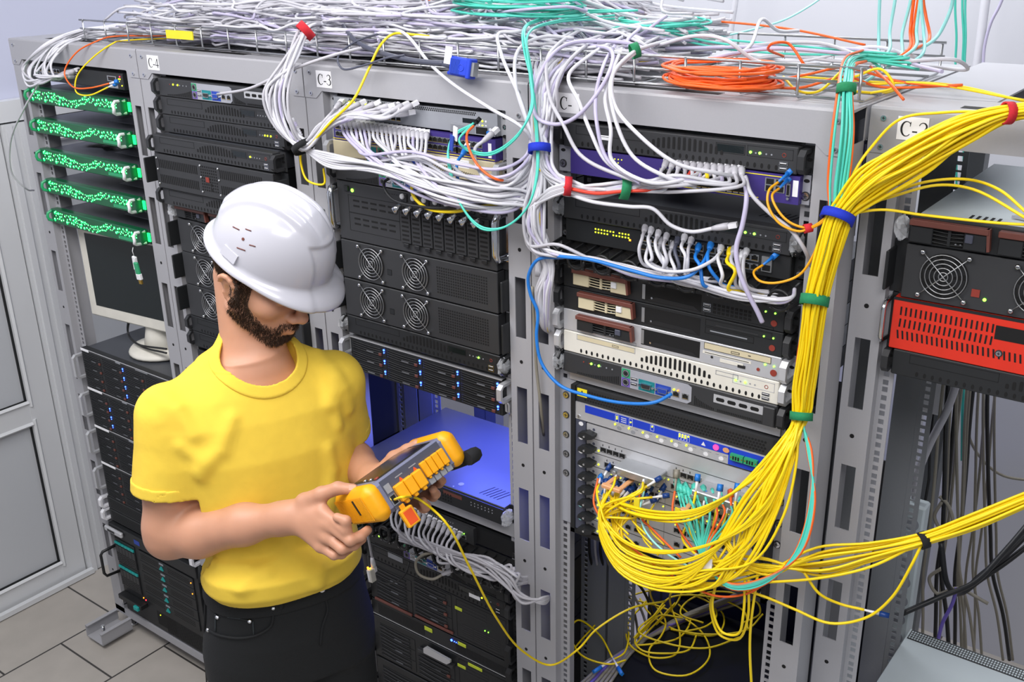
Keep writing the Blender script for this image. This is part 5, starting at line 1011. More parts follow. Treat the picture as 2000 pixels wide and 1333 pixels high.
for k,(cx,cy,rx,ry,n_) in enumerate(((1265,1215,85,50,9),(1330,1195,75,45,8),(1300,1240,70,42,8),(1410,1190,80,34,8),(1210,1190,60,34,8),(1350,1215,110,50,9))):
    ph=rnd.uniform(0,6.28);q=[(cx+rx*rnd.uniform(.85,1.1)*math.cos(ph+i*.75),cy+ry*rnd.uniform(.85,1.1)*math.sin(ph+i*.75)) for i in range(n_)]
    P=[onbox(x_,y_,.006+.007*k+.002*i) for i,(x_,y_) in enumerate(q)];P=[np.array((max(RX[3]+.095,min(RX[3]+.5,a_[0])),max(.07,a_[1]),a_[2])) for a_ in P]
    cable('loose yellow fibre coiled on the black box below the router',P,.0024,'cab_y','fibre_cable',group='loose yellow fibres under the router',raw=True)
mat('matte_black','#131416',.9,spec=.2)
t=thing('power_unit','large black box standing in the bottom of the rack below the router','power unit',(RX[3]+.085,.10,.081));one('casing',t,lambda b:b.cbox(0,425,0,440,0,505,3,'matte_black'));one('vent_slots',t,lambda b:[b.box(30+k*12,36+k*12,-.6,.2,40,430,'void') for k in range(30)])
for k in range(7):
    s=k*16;q=[(1130+s*.6,1340,.12),(1190+s*.5,1290-s*.2,.2),(1280+s*.4,1240-s*.3,.3),(1380+s*.6,1200-s*.4,.42),(1490,1165-s*.3,.5)]
    q=[onbox(a_[0],a_[1],.002) for a_ in q]
    cable(('grey' if k!=2 else 'purple')+' cable lying on the black box under the router',q,.0042,'cab_t' if k!=2 else 'cab_p',group='grey cables on the black box' if k!=2 else None,raw=True)
for k in range(6):
    s=k*11;q=[(1150+s,1030,.25),(1155+s,1100,.3),(1172+s*1.4,1150,.35),(1190+s*1.6,1215,.4),(1185+s*2,1290,.35)]
    cable('dim cable hanging inside the rack left of the loose yellow coils',q,.0035,['cab_k','cab_g','cab_k','cab_t','cab_g','cab_k'][k],group='dim cables in the rack bottom')
# ---------------------------------------------------------------- lower rack C-3 cables
for k in range(14):
    s=k;q=[(768+s*9.5,990+s*5,-.022),(764+s*9,1012+s*4.6,-.055),(772+s*8.5,1036+s*4.5,-.07),(800+s*9,1052+s*5,-.06),(850+s*10,1068+s*5,-.05),(930+s*6,1092+s*2,-.05),(1000,1118+s*1.5,-.05),(1020,1128+s,-.02),(1036,1126+s,.02)]
    o=cable('grey cable crowding the dark switch behind the tester',q,.0031,'cab_g' if k%3 else 'cab_w',group='grey cables at the dark switch');plug(o,q,end=0)
for k in range(5):
    q=[(780,1040+k*4,-.06),(860,1068+k*3,-.065),(940,1098+k*3,-.06),(990,1128+k*6,-.06),(1020,1165+k*3,-.05),(1060,1180-k*3,-.03),(1076,1165,.02)];cable('grey cable leaving the low ring manager into a post slot',q,.0033,'cab_g',group='grey cables into the post slot')
q=[(866,1122,-.04),(845,1132,-.06),(818,1122,-.075),(812,1100,-.075),(825,1085,-.07),(845,1080,-.06)];o=cable('grey cable looped into the port panel low in rack C-3',q,.0034,'cab_t');plug(o,q,'cab_g',end=0)
q=[(640,1010,-.1),(715,1030,-.09),(722,1065,-.085),(727,1092,-.08)];o=cable('grey cable carrying a small lit dongle beside the man\'s hip',q[1:],.003,'cab_g');plug(o,q,'clear')
t=thing('dongle','small pale network dongle with a red light hanging beside the man\'s hip','dongle',tuple(px((722,1125,-.085))),(0,math.radians(-8),0))
one('case',t,lambda b:(b.cbox(0,14,-8,8,-14,20,1.5,'cream'),b.box(2,9,-8.4,-7.6,-8,16,'paper')));led(t,5,24,-4,'led_o',4);led(t,13,25,-4,'led_y',2)
cable('thin black cord looping past the dark port-panel server',[(800,1098,-.04),(790,1125,-.06),(760,1140,-.06),(735,1132,-.05)],.002,'cab_k','thin_cable')
# ---------------------------------------------------------------- behind the rightmost rack
for k in range(15):
    x=1842+k*7.4;m=['cab_t','cab_k','cab_t','cab_t','cab_k','cab_t','cab_t'][k%7];d=rnd.uniform(-1,1);Y=.5+.04*k
    q=[(x+6,700,Y),(x-2+d*8,820,Y),(x-6+d*16,940,Y+.05),(x-10+d*26,1040,Y+.08),(x-14+d*36,1120,Y+.1),(x-5+d*50,1200,Y+.12),(x+d*60,1290,Y+.15)]
    cable(('black' if m=='cab_k' else 'dull grey')+' power cord hanging behind the rightmost rack',q,.0036 if m=='cab_t' else .005,m,'power_cable',group=('black' if m=='cab_k' else 'grey')+' cords behind the rightmost rack')
for k in range(3):
    q=[(2020,1030+k*26,.7),(1965,1085+k*14,.65),(1915,1125+k*8,.6),(1875,1160,.55),(1850,1140,.5),(1838,1060,.5)] if k<2 else [(1760,1200,.4),(1840,1165,.45),(1900,1140,.5),(1960,1080,.6),(2020,1010,.7)]
    cable('thick black cord slanting toward the lower right wall',q,.006,'cab_k','power_cable',group='thick black cords slanting right')
for k,q in enumerate(([(1895,780,1.2),(1892,850,1.25),(1920,900,1.3),(1960,930,1.35),(2020,940,1.4)],[(1840,980,.6),(1825,1010,.6),(1840,1035,.6),(1860,1020,.6),(1850,985,.6),(1835,970,.6)],[(1840,1110,.6),(1815,1130,.6),(1830,1160,.6),(1870,1150,.6),(1930,1180,.6)])): cable('grey cord making a loop against the white wall on the right',q,.004,'cab_t','power_cable',group='grey cord loops on the right')
cable('purple cord hanging in the tangle behind the pale metal case',[(1868,1150,.5),(1860,1180,.5),(1840,1220,.5),(1825,1290,.5)],.004,'cab_p','power_cable')
cable('thick pale conduit bent down behind the rightmost rack into a power strip',[(1870,745,.5),(1850,800,.5),(1815,870,.5),(1792,930,.48),(1787,975,.47)],.008,'cab_g','conduit')
p=px((1770,975,.47));t=thing('power_strip','grey upright power strip beside the rear post on the right','power strip',(float(p[0]),.47,float(p[2])-.42));one('housing',t,lambda b:b.cbox(0,46,-20,20,0,420,4,'gray_light'));one('sockets',t,lambda b:[b.disc(23,40+k*48,15,-20.3,'grayplast',18) for k in range(8)])
p=px((1800,800,.55));t=thing('wall_adapter','pale plastic adapter box hanging under the lowest server on the right','adapter',(float(p[0]),.55,float(p[2])));one('case',t,lambda b:b.cbox(0,48,-18,18,0,110,7,'white'));one('cord',t,lambda b:b.tube([(24,0,4),(26,0,-60),(34,4,-160),(30,6,-300)],3,'cab_k',7))
# hanging from the ceiling on the upper right
VL=[(1719,1716,140,'cab_la'),(1750,1738,100,'cab_la'),(1781,1762,110,'cab_la'),(1786,1778,95,'cab_o'),(1795,1784,96,'cab_o'),(1798,1790,92,'cab_la'),(1799,1804,105,'cab_la'),(1866,1868,125,'cab_a'),(1880,1882,125,'cab_a'),(1886,1886,125,'cab_a')]
for k,(x0,x1,y1,m) in enumerate(VL):
    Y=.3 if k<7 else 1.1;p0=px((x0,-12,Y));q=[np.array((p0[0],p0[1],3.19)),np.array((p0[0],p0[1],2.6)),p0,px((x1,y1*.6,Y)),px((x1-2,y1,Y if k>6 else .25))]
    if k<7: q.append(px((x1-30,y1+22,.22)))
    else: q.append(px((x1,y1+60,Y)));q.append(px((x1-4,900,Y)))
    cable({'cab_la':'pale aqua','cab_o':'orange','cab_a':'deep aqua'}[m]+(' fibre dropping from above onto the tray\'s right end' if k<7 else ' fibre running straight down the back wall'),q,.0028,m,'fibre_cable',group='fibres from the ceiling '+m+('t' if k<7 else 'w'),raw=True)
for lb,pts,m,r in (('orange fibre curving down from above past the tray\'s back corner',[(1803,-12,.4),(1808,30,.4),(1816,72,.38),(1795,92,.3),(1770,100,.25)],'cab_o',.0028),('aqua fibre swinging from above down onto the tray\'s right end',[(1863,-12,.4),(1856,20,.4),(1835,65,.38),(1810,88,.33),(1780,98,.28)],'cab_la',.0032),('single aqua strand slanting up from the tray across the back wall',[(1400,74,.4),(1480,55,.5),(1540,35,.6),(1605,-5,.7),(1640,-40,.8)],'cab_la',.0022)):
    P=W(pts);P=([np.array((P[0][0],P[0][1],3.19))] if 'strand' not in lb else [])+P;cable(lb,P,r,m,'fibre_cable',raw=True)
p0=px((1926,-10,1.45));p1=px((1905,150,1.45));cable('thick white cable standing against the back wall at the upper right',[np.array((p0[0]+.01,p0[1],3.19)),p0,p1,np.array((p1[0]-.02,1.45,1.0)),np.array((p1[0]-.03,1.45,.01))],.012,'cab_w',raw=True)
p0=px((1960,-10,1.43));cable('thin lavender cable tied beside the thick white wall cable',[np.array((p0[0]+.02,p0[1],3.19)),p0,px((1935,45,1.43)),px((1923,90,1.43)),px((1918,150,1.43)),np.array((px((1914,150,1.43))[0],1.43,.9))],.004,'cab_lav',raw=True)
p0=px((1437,-10,1.45));p1=px((1426,70,1.45));cable('thick white cable on the back wall above the orange coil',[np.array((p0[0],p0[1],3.19)),p0,p1,np.array((p1[0],1.45,.6)),np.array((p1[0],1.45,.01))],.010,'cab_w',raw=True)
# ---------------------------------------------------------------- person
mat('skin','#c18e72',.5,0,0,.10,22,.12,sss=.12);mat('hair','#3f2d20',.7,0,0,.3,200);mat('shirt','#e8c642',.9,0,0,.06,45,.35);mat('denim','#0f1214',.8,0,0,.25,260,.3);mat('denim_seam','#2c3336',.8);mat('helmet','#bcbcc4',.22,0,0,.03,14,coat=.3);mat('lip','#b87a6c',.5);mat('shoe','#1b1b1c',.6);mat('nail','#dcb09c',.35)
def NV(v): v=np.array(v,float);return v/np.linalg.norm(v)
def rc(P,a,b,r1,r2):
    a=np.array(a);b=np.array(b);ba=b-a;q=P-a;t=np.clip((q@ba)/(ba@ba),0,1);return np.linalg.norm(q-t[:,None]*ba,axis=1)-(r1+(r2-r1)*t)
def chain(P,L,k=.012):
    d=None
    for (a,ra),(b,rb) in zip(L[:-1],L[1:]):
        e=rc(P,a,b,ra,rb);d=e if d is None else smin(d,e,k)
    return d
def smin(a,b,k):
    h=np.clip(.5+.5*(b-a)/k,0,1);return b+(a-b)*h-k*h*(1-h)
def smax(a,b,k): return -smin(-a,-b,k)
def ell(P,c,A,r):
    q=(P-np.array(c))@np.array(A).T;r=np.array(r);k0=np.linalg.norm(q/r,axis=1);k1=np.linalg.norm(q/r**2,axis=1)+1e-9;return k0*(k0-1)/k1
def surfnet(sdf,lo,hi,h):
    lo=np.array(lo);n=np.ceil((np.array(hi)-lo)/h).astype(int)+1;B=8;nb=(n+B-1)//B;n=nb*B
    g=np.stack(np.meshgrid(*[np.arange(k) for k in nb],indexing='ij'),-1).reshape(-1,3)
    d=sdf(lo+(g*B+B/2)*h);keep=g[np.abs(d)<B*h*1.15]
    V=np.full(n,1.,np.float32);loc=np.stack(np.meshgrid(*[np.arange(B)]*3,indexing='ij'),-1).reshape(-1,3)
    far=g[(np.abs(d)>=B*h*1.15)&(d<0)]
    for q in far: V[q[0]*B:q[0]*B+B,q[1]*B:q[1]*B+B,q[2]*B:q[2]*B+B]=-1
    for s in range(0,len(keep),400):
        kb=keep[s:s+400];I=(kb[:,None,:]*B+loc[None]).reshape(-1,3);V[I[:,0],I[:,1],I[:,2]]=sdf(lo+I*h)
    S=V<0;C=np.zeros(tuple(np.array(n)-1),np.int8)
    for dx in (0,1):
        for dy in (0,1):
            for dz in (0,1): C+=S[dx:n[0]-1+dx,dy:n[1]-1+dy,dz:n[2]-1+dz]
    cell=np.argwhere((C>0)&(C<8));idx=np.full(C.shape,-1,np.int32);idx[cell[:,0],cell[:,1],cell[:,2]]=np.arange(len(cell))
    acc=np.zeros((len(cell),3));cnt=np.zeros(len(cell));cs=[(x,y,z) for x in (0,1) for y in (0,1) for z in (0,1)]
    for a in cs:
        for ax in range(3):
            if a[ax]==0:
                b=list(a);b[ax]=1;va=V[cell[:,0]+a[0],cell[:,1]+a[1],cell[:,2]+a[2]];vb=V[cell[:,0]+b[0],cell[:,1]+b[1],cell[:,2]+b[2]]
                m=(va<0)!=(vb<0);t=np.where(m,va/np.where(m,va-vb,1),0);p=np.tile(np.array(a,float),(len(cell),1));p[:,ax]+=t;acc[m]+=p[m];cnt[m]+=1
    P=lo+(cell+acc/cnt[:,None])*h
    Q=[]
    for ax in range(3):
        u,v=(ax+1)%3,(ax+2)%3;sl=[slice(1,n[k]-1) for k in range(3)];sl[ax]=slice(0,n[ax]-1);s2=list(sl);s2[ax]=slice(1,n[ax])
        A=S[tuple(sl)];Bm=S[tuple(s2)];e=np.argwhere(A!=Bm)
        if not len(e): continue
        fl=A[tuple(e.T)];off=np.array([s_.start for s_ in sl]);e=e+off
        def ci(du,dv): q=e.copy();q[:,u]+=du;q[:,v]+=dv;return idx[tuple(q.T)]
        q=np.stack([ci(-1,-1),ci(0,-1),ci(0,0),ci(-1,0)],1);q[~fl]=q[~fl][:,::-1];Q.append(q)
    Q=np.concatenate(Q);Q=Q[(Q>=0).all(1)]
    return P,Q
ORI=np.array((1.47,-.42,0.))
man=thing('person','person in white hard hat, yellow T-shirt and black jeans holding a yellow tester','person',ORI)
def sdfmesh(name,sdf,lo,hi,h,m,parent=man):
    P,Q=surfnet(sdf,lo,hi,h);me=D.meshes.new(name);me.from_pydata((P-ORI).tolist(),[],Q.tolist());me.materials.append(M[m]);me.polygons.foreach_set('use_smooth',[True]*len(Q));me.update()
    o=D.objects.new(name,me);COL.objects.link(o);o.parent=parent;return o
def march(sdf,pts,t0=1.5,t1=2.8):
    R_=np.array([ray(x,y) for x,y in pts]);t=np.full(len(pts),t0);hit=np.zeros(len(pts),bool)
    for _ in range(160):
        d=sdf(CAM+R_*t[:,None]);t=np.where(d>.0004,t+np.maximum(d*.6,.0004),t)
        if (d<=.0004).all(): break
    return CAM+R_*np.minimum(t,t1)[:,None]
KS=1.025
J=lambda x,y,t: atD(x,y,t*KS)
def SC_(p): return CAM+(np.array(p,float)-CAM)*KS
def ST(T):
    T=np.array(T,float);T=T.copy()
    for r_ in T: q=SC_((r_[1],r_[2],r_[0]));r_[0]=q[2];r_[1]=q[0];r_[2]=q[1];r_[3:]*=KS
    return T
# head frame
hf=np.array((.88003676,.13938413,-.4539905));hl=np.array((-.1406902,.98956522,.03109568));hu=np.array((.45358745,.03650667,.89046375));HC=np.array((1.446026,-.352579,1.655368));HA=np.stack([hf,hl,hu])
def H(x,y,z): return HC+hf*x+hl*y+hu*z
BF=NV((.90,-.435,0));BL=np.array((.435,.90,0))
TOR=ST([(.90,1.492,-.422,.160,.110),(.98,1.49,-.42,.150,.104),(1.06,1.488,-.42,.144,.102),(1.15,1.482,-.42,.146,.104),(1.25,1.474,-.421,.166,.112),(1.34,1.466,-.426,.176,.108),(1.41,1.460,-.430,.168,.092),(1.455,1.456,-.430,.125,.075),(1.50,1.452,-.420,.07,.06)])
def loft(P,T,g=0.):
    z=np.clip(P[:,2],T[0,0],T[-1,0]);I=[np.interp(z,T[:,0],T[:,k]) for k in (1,2,3,4)];q=P[:,:2]-np.stack(I[:2],1)
    x=q@BF[:2];y=q@BL[:2];w=I[2]+g;dd=I[3]+g;k=(np.abs(x/dd)**2.3+np.abs(y/w)**2.3)**(1/2.3);rad=np.hypot(x,y)
    d=np.where(k>1e-6,rad*(1-1/np.maximum(k,1e-6)),-np.minimum(w,dd));oz=np.maximum(T[0,0]-P[:,2],P[:,2]-T[-1,0]);return np.maximum(d*.9,oz)
NB_=SC_((1.448,-.398,1.475));SR=J(332,815,1.945);SL=J(648,752,2.075);ER=J(330,1048,2.0);WR=J(574,1010,1.885);EL=J(668,888,2.19);WL=J(742,945,1.99)
HR=dict(wr=WR,mcp=[(630,1000,1.848),(642,1024,1.838),(640,1050,1.842),(626,1068,1.853)],f=[[(676,1036,1.812),(676,1018,1.805),(658,1011,1.812)],[(684,1056,1.812),(704,1048,1.822),(718,1036,1.836)],[(668,1073,1.826),(692,1066,1.84),(708,1054,1.858)],[(652,1085,1.842),(668,1084,1.852),(684,1074,1.866)]],th=[(596,982,1.872),(628,966,1.852),(660,954,1.842),(690,956,1.838)])
HL=dict(wr=WL,mcp=[(790,985,1.945),(805,972,1.95),(818,957,1.958),(828,940,1.968)],f=[[(800,1008,1.905),(797,1009,1.885),(790,1000,1.870)],[(828,992,1.915),(832,990,1.893),(826,980,1.875)],[(846,970,1.925),(851,966,1.902),(846,957,1.882)],[(858,945,1.94),(863,940,1.918),(858,932,1.90)]],th=[(745,925,1.99),(770,895,1.97),(795,880,1.955),(815,868,1.945)])
def hand(P,h):
    d=None
    for i,(m,f) in enumerate(zip(h['mcp'],h['f'])):
        m=J(*m);r=(.0125,.0128,.012,.0105)[i];e=rc(P,h['wr'],m,.021,r+.001);d=e if d is None else smin(d,e,.014)
    for i,(m,f) in enumerate(zip(h['mcp'],h['f'])):
        r=(.0102,.0104,.0097,.0085)[i];L=[(J(*m),r+.0012)]+[(J(*q),r*s) for q,s in zip(f,(1.,.9,.8))];d=smin(d,chain(P,L,.004),.006)
    L=[(h['wr']*.5+J(*h['th'][0])*.5,.018)]+[(J(*q),r) for q,r in zip(h['th'],(.0175,.0138,.0115,.0098))];return smin(d,chain(P,L,.006),.012)
def face(P):
    q=(P-HC)@HA.T;I=np.eye(3);e=lambda c,r: ell(q,c,I,r);c2=lambda a,b,r1,r2: rc(q,a,b,r1,r2)
    d=e((-.014,0,.018),(.094,.073,.086));d=smin(d,e((.028,0,-.045),(.064,.059,.082)),.03)
    for s in (-1,1):
        d=smin(d,c2((-.002,s*.056,-.068),(.066,s*.02,-.108),.016,.016),.025);d=smin(d,e((.058,s*.045,-.03),(.024,.021,.02)),.022)
    d=smin(d,c2((.07,-.012,-.108),(.07,.012,-.108),.019,.019),.018);d=smin(d,e((.066,0,-.076),(.03,.034,.028)),.018)
    for s in (-1,1): d=smin(d,c2((.076,s*.045,.013),(.087,s*.008,.014),.010,.011),.014)
    for s in (-1,1):
        d=smax(d,-e((.094,s*.032,-.006),(.014,.017,.012)),.010);d=smin(d,e((.072,s*.032,-.006),(.0145,.0155,.0125)),.004)
    d=smin(d,c2((.090,0,.006),(.110,0,-.037),.0075,.0098),.010);d=smin(d,e((.110,0,-.041),(.0125,.0125,.0105)),.008)
    for s in (-1,1): d=smin(d,e((.098,s*.0135,-.046),(.0125,.0085,.0085)),.006)
    for s in (-1,1):
        d=smin(d,c2((.087,s*.022,-.0755),(.0985,0,-.0715),.0045,.0058),.006);d=smin(d,c2((.086,s*.021,-.0775),(.0955,0,-.0825),.004,.0068),.006)
        d=smax(d,-c2((.090,s*.022,-.0765),(.107,0,-.0768),.0008,.0014),.003)
    for s in (-1,1):
        a=np.array((-.008,s*.077,-.018));u=NV((-.25,s*.35,1));v=NV(np.cross(u,(0,s,0)));n_=np.cross(u,v)
        R_=[(a+u*.031*math.sin(t)+v*.0175*math.cos(t)*(1.1 if math.sin(t)>0 else .8)+np.array((0,s*.006,0))) for t in [i*2*math.pi/14 for i in range(14)]]
        ear=ell(q,a+np.array((0,s*.001,0)),np.stack([v,u,n_]),(.018,.031,.0065))
        for i in range(14):
            if i not in (6,7): ear=smin(ear,c2(R_[i],R_[(i+1)%14],.0042,.0042),.004)
        ear=smin(ear,c2(a-u*.03+np.array((.004,s*.004,0)),a-u*.034+np.array((.004,s*.003,0)),.0075,.0065),.006)
        ear=smax(ear,-ell(q,a+np.array((.003,s*.012,-.002)),np.stack([v,u,n_]),(.0085,.014,.0085)),.004)
        ear=smin(ear,ell(q,a+np.array((.013,s*.004,-.003)),I,(.005,.004,.008)),.004)
        d=smin(d,ear,.005)
    return d
def sbody(P):
    d=face(P);d=smin(d,rc(P,H(-.045,0,-.045),NB_+BF*-.004,.052,.062),.014)
    d=smin(d,rc(P,NB_,NB_-np.array((0,0,.06)),.062,.085),.03);d=smin(d,loft(P,TOR,-.018),.03)
    u=ER-SR
    d=smin(d,chain(P,[(SR,.056),(SR+u*.5,.052),(ER-u*.08,.047),(ER,.043)],.02),.03);w=WR-ER;d=smin(d,chain(P,[(ER,.042),(ER+w*.25+np.array((0,0,-.003)),.0455),(ER+w*.62,.037),(ER+w*.92,.0285),(WR,.0275)],.02),.015)
    u=EL-SL;d=smin(d,chain(P,[(SL,.054),(SL+u*.5,.049),(EL,.041)],.02),.03);w=WL-EL;d=smin(d,chain(P,[(EL,.041),(EL+w*.3,.043),(EL+w*.9,.029),(WL,.0275)],.02),.015)
    m=P[:,2]>-1
    d=smin(d,hand(P,HR),.014);d=smin(d,hand(P,HL),.014);return d
body=sdfmesh('body',sbody,(1.14,-.80,.88),(1.96,-.05,1.82),.0029,'skin')
# ---- shirt
TS=TOR.copy();TS[:,3:]+=.010;TS[1,3:]+=.008;TS[0]=(1.030,1.490,-.421,.146,.100);TS[1]=(1.052,1.489,-.421,.162,.114);TS[2]=(1.085,1.488,-.421,.161,.115)
def shirtU(P):
    d=smin(loft(P,TS),rc(P,NB_-BL*.05+np.array((0,0,-.032)),NB_+BL*.05+np.array((0,0,-.032)),.055,.055),.03);d=smin(d,rc(P,NB_-BF*.012+np.array((0,0,-.02)),NB_-BF*.022+np.array((0,0,.048)),.075,.058),.03)
    for q_ in (SR,SL): d=smin(d,rc(P,NB_-BF*.02+np.array((0,0,.030)),NB_*.45+q_*.55+np.array((0,0,.018))-BF*.008,.040,.045),.03)
    u=ER-SR;d=smin(d,chain(P,[(NB_+np.array((0,0,-.045))-BL*.05,.05),(SR+np.array((0,0,.002)),.058),(SR+u*.62,.061)],.03),.03);cut=(P-(SR+u*.60))@NV(u)
    e=rc(P,SR+u*.2,SR+u*.62,.057,.0665);d=smin(d,e,.025);near=rc(P,SR+u*.55,SR+u*1.1,.085,.085);d=np.where(near<0,np.maximum(d,cut),d)
    u=EL-SL;d=smin(d,chain(P,[(NB_+np.array((0,0,-.045))+BL*.05,.05),(SL+np.array((0,0,.004)),.060),(SL+u*.62,.060)],.03),.03);e=rc(P,SL+u*.2,SL+u*.72,.056,.066);d=smin(d,e,.02);cut=(P-(SL+u*.66))@NV(u);near=rc(P,SL+u*.62,SL+u*1.3,.08,.08);d=np.where(near<0,np.maximum(d,cut),d)
    return d
def nkd(P): return rc(P,NB_+BF*.022+np.array((0,0,-.002)),NB_+BF*.13+np.array((0,0,.22)),.069,.105)
def shirt0(P): return smax(shirtU(P),-nkd(P),.006)
def wob(P):
    q=P*np.array((1,1,.75));o=np.zeros(len(P))
    for a,b,w_ in (((31,17,23),(13,-29,19),1.),((-22,41,11),(37,9,-26),.9),((53,-18,-39),(-21,44,35),.6),((12,25,58),(48,-37,9),.5)): o+=w_*np.sin(q@np.array(a)+2*np.sin(q@np.array(b)*.7))
    return o
FOLD=[[(356,872),(400,905),(392,930)],[(388,915),(430,880),(452,820)],[(470,1150),(520,1110),(560,1085)],[(560,1075),(590,1110),(612,1140)],[(590,1085),(625,1110),(622,1140)],[(430,1105),(480,1110),(520,1125)],[(640,880),(648,920),(640,975)],[(655,745),(652,790),(660,830)],[(640,720),(668,760),(680,800)],[(300,775),(345,800),(378,850)],[(620,690),(650,740),(640,790)],[(620,1040),(640,1000),(650,960)]]
FP=[march(shirt0,f) for f in FOLD]
def shirt(P):
    d=shirt0(P)-.0004*wob(P)
    for i,L in enumerate(FP):
        c=L.mean(0);b=np.linalg.norm(P-c,axis=1)<.14
        if b.any(): d[b]=smin(d[b],chain(P[b],[(q+.0022*ray(1000,666),  .0034*s) for q,s in zip(L,(.4,1,.4))],.004),.028)
    return d
sh=sdfmesh('t_shirt',shirt,(1.14,-.74,.97),(1.70,-.05,1.56),.0042,'shirt')
def colr(P):
    n_=nkd(P);return np.maximum(np.maximum(np.abs(shirtU(P))-.0035,n_-.020),-n_-.002)
sdfmesh('collar',colr,NB_-.16,NB_+.16,.0028,'shirt')
for nm,S0,E0,f,r in (('sleeve_hem',SR,ER,.60,.069),('sleeve_hem',SL,EL,.665,.0655)):
    u=NV(E0-S0);c=S0+(E0-S0)*f-u*.012;sdfmesh(nm,lambda P:np.maximum(np.abs((P-c)@u)-.012,np.abs(np.linalg.norm((P-c)-((P-c)@u)[:,None]*u,axis=1)-r)-.0022),c-.1,c+.1,.003,'shirt')
# ---- jeans
TJ=ST([(.84,1.492,-.425,.168,.116),(.94,1.492,-.423,.168,.119),(1.02,1.491,-.422,.158,.113),(1.066,1.490,-.421,.152,.106)])
HIP=SC_((1.492,-.425,.88))
def jeans(P):
    d=loft(P,TJ)
    for s,fx in ((-1,.0),(1,.03)):
        h_=HIP+BL*s*.085;k=HIP*(1,1,0)+np.array((.008,0,.47))+BL*s*.10+BF*fx;a=HIP*(1,1,0)+np.array((-.002,0,.10))+BL*s*.11+BF*(fx-.02);d=smin(d,chain(P,[(h_,.094),(k,.068),(a,.058)],.02),.025)
    return np.maximum(d,.095-P[:,2])
jo=sdfmesh('jeans',jeans,(1.22,-.72,.06),(1.70,-.08,1.07),.0055,'denim')
TWB=ST([(1.012,1.491,-.422,.160,.115),(1.064,1.490,-.421,.154,.109)])
def wb(P): return np.maximum(np.abs(loft(P,TWB))-.0035,np.maximum(.988-P[:,2],P[:,2]-1.030))
sdfmesh('waistband',wb,(1.22,-.66,.97),(1.70,-.14,1.05),.004,'denim')
def onj(pts,out=-.001): return [p-NV(ray(1000,900))*.0015 for p in march(jeans,pts)]
def stitch(name,pts,r=.0016,m='denim_seam'):
    b=MB();b.tube([p-ORI for p in spline(onj(pts),5)],r,m,6);return b.build(name,jo)
stitch('pocket_seam',[(534,1192),(530,1222),(505,1240),(470,1247),(430,1242),(407,1231)],.003,'denim');stitch('pocket_seam',[(421,1200),(421,1234)]);stitch('pocket_seam',[(494,1214),(496,1240)]);stitch('pocket_seam',[(421,1203),(460,1208),(494,1215)],.0022,'denim');stitch('fly_seam',[(632,1160),(640,1190),(630,1225),(626,1260)],.0028,'denim');stitch('side_seam',[(402,1160),(400,1230),(404,1333)],.0025,'denim')
for x,y in ((425,1206),(488,1214),(534,1188),(407,1231),(674,1102)):
    p=onj([(x,y)])[0]-ORI;n_=-NV(ray(x,y));b=MB();b.tube([p,p+n_*.003,p+n_*.0042],1,'chrome',12,True,[.0045,.0042,.002]);b.build('rivet',jo)
p=onj([(629,1150)])[0]-ORI;n_=-NV(ray(629,1150));b=MB();b.tube([p,p+n_*.004,p+n_*.006],1,'chrome',16,True,[.0085,.008,.004]);b.build('button',jo)
for x,y in ((552,1170),(640,1120),(395,1120)):
    q=onj([(x-4,y-14),(x-2,y+18)]);b=MB();b.tube([q[0]-ORI,(q[0]+q[1])/2-ORI-NV(ray(x,y))*.006,q[1]-ORI],.006,'denim',6);b.build('belt_loop',jo)
q=onj([(446,1205),(470,1208)]);b=MB();b.tube([q[0]-ORI,q[1]-ORI],.0035,'denim_seam',4);b.build('pocket_label',jo)
for s,fx in ((-1,.0),(1,.03)):
    a=HIP*(1,1,0)+np.array((-.002,0,0))+BL*s*.11+BF*(fx-.02)
    sdfmesh('shoe',lambda P:np.maximum(smin(rc(P,a+BF*-.02+np.array((0,0,.05)),a+BF*.15+np.array((0,0,.03)),.046,.038),rc(P,a+np.array((0,0,.05)),a+np.array((0,0,.11)),.05,.048),.03),.002-P[:,2]),a+np.array((-.14,-.14,-.01)),a+np.array((.25,.14,.17)),.006,'shoe')
# ---- beard and hair: short strands rooted on the skin
def strands(name,n,accept,ln,r,seed,down=(.15,0,-1)):
    rs=np.random.RandomState(seed);q=np.stack([rs.uniform(-.11,.115,n),rs.uniform(-.09,.09,n),rs.uniform(-.135,.06,n)],1);P=HC+q@HA;d=face(P);m=np.abs(d)<.012;P=P[m];e=1e-3
    for _ in range(3):
        d=face(P);g=np.stack([face(P+np.eye(3)[k]*e)-d for k in range(3)],1)/e;g/=np.linalg.norm(g,axis=1)[:,None]+1e-9;P=P-g*d[:,None]
    q=(P-HC)@HA.T;w=accept(q);k=rs.uniform(0,1,len(P))<w;P=P[k];g=g[k];q=q[k];V=[];Fc=[]
    dn=np.array(down)@HA
    for p,nn in zip(P,g):
        t=dn-nn*(dn@nn);t/=np.linalg.norm(t)+1e-9;t=NV(t+rs.normal(0,.35,3));tip=p+NV(nn*.45+t)*ln*rs.uniform(.6,1.2);s=NV(np.cross(t,nn))*r;o=len(V);V+=[p-s-nn*.0008-ORI,p+s-nn*.0008-ORI,p+nn*r*1.6-ORI,tip-ORI];Fc+=[(o,o+3,o+2),(o+1,o+2,o+3),(o,o+1,o+3)]
    me=D.meshes.new(name);me.from_pydata([tuple(v) for v in V],[],Fc);me.materials.append(M['hair']);me.update();o=D.objects.new(name,me);COL.objects.link(o);o.parent=body;return o
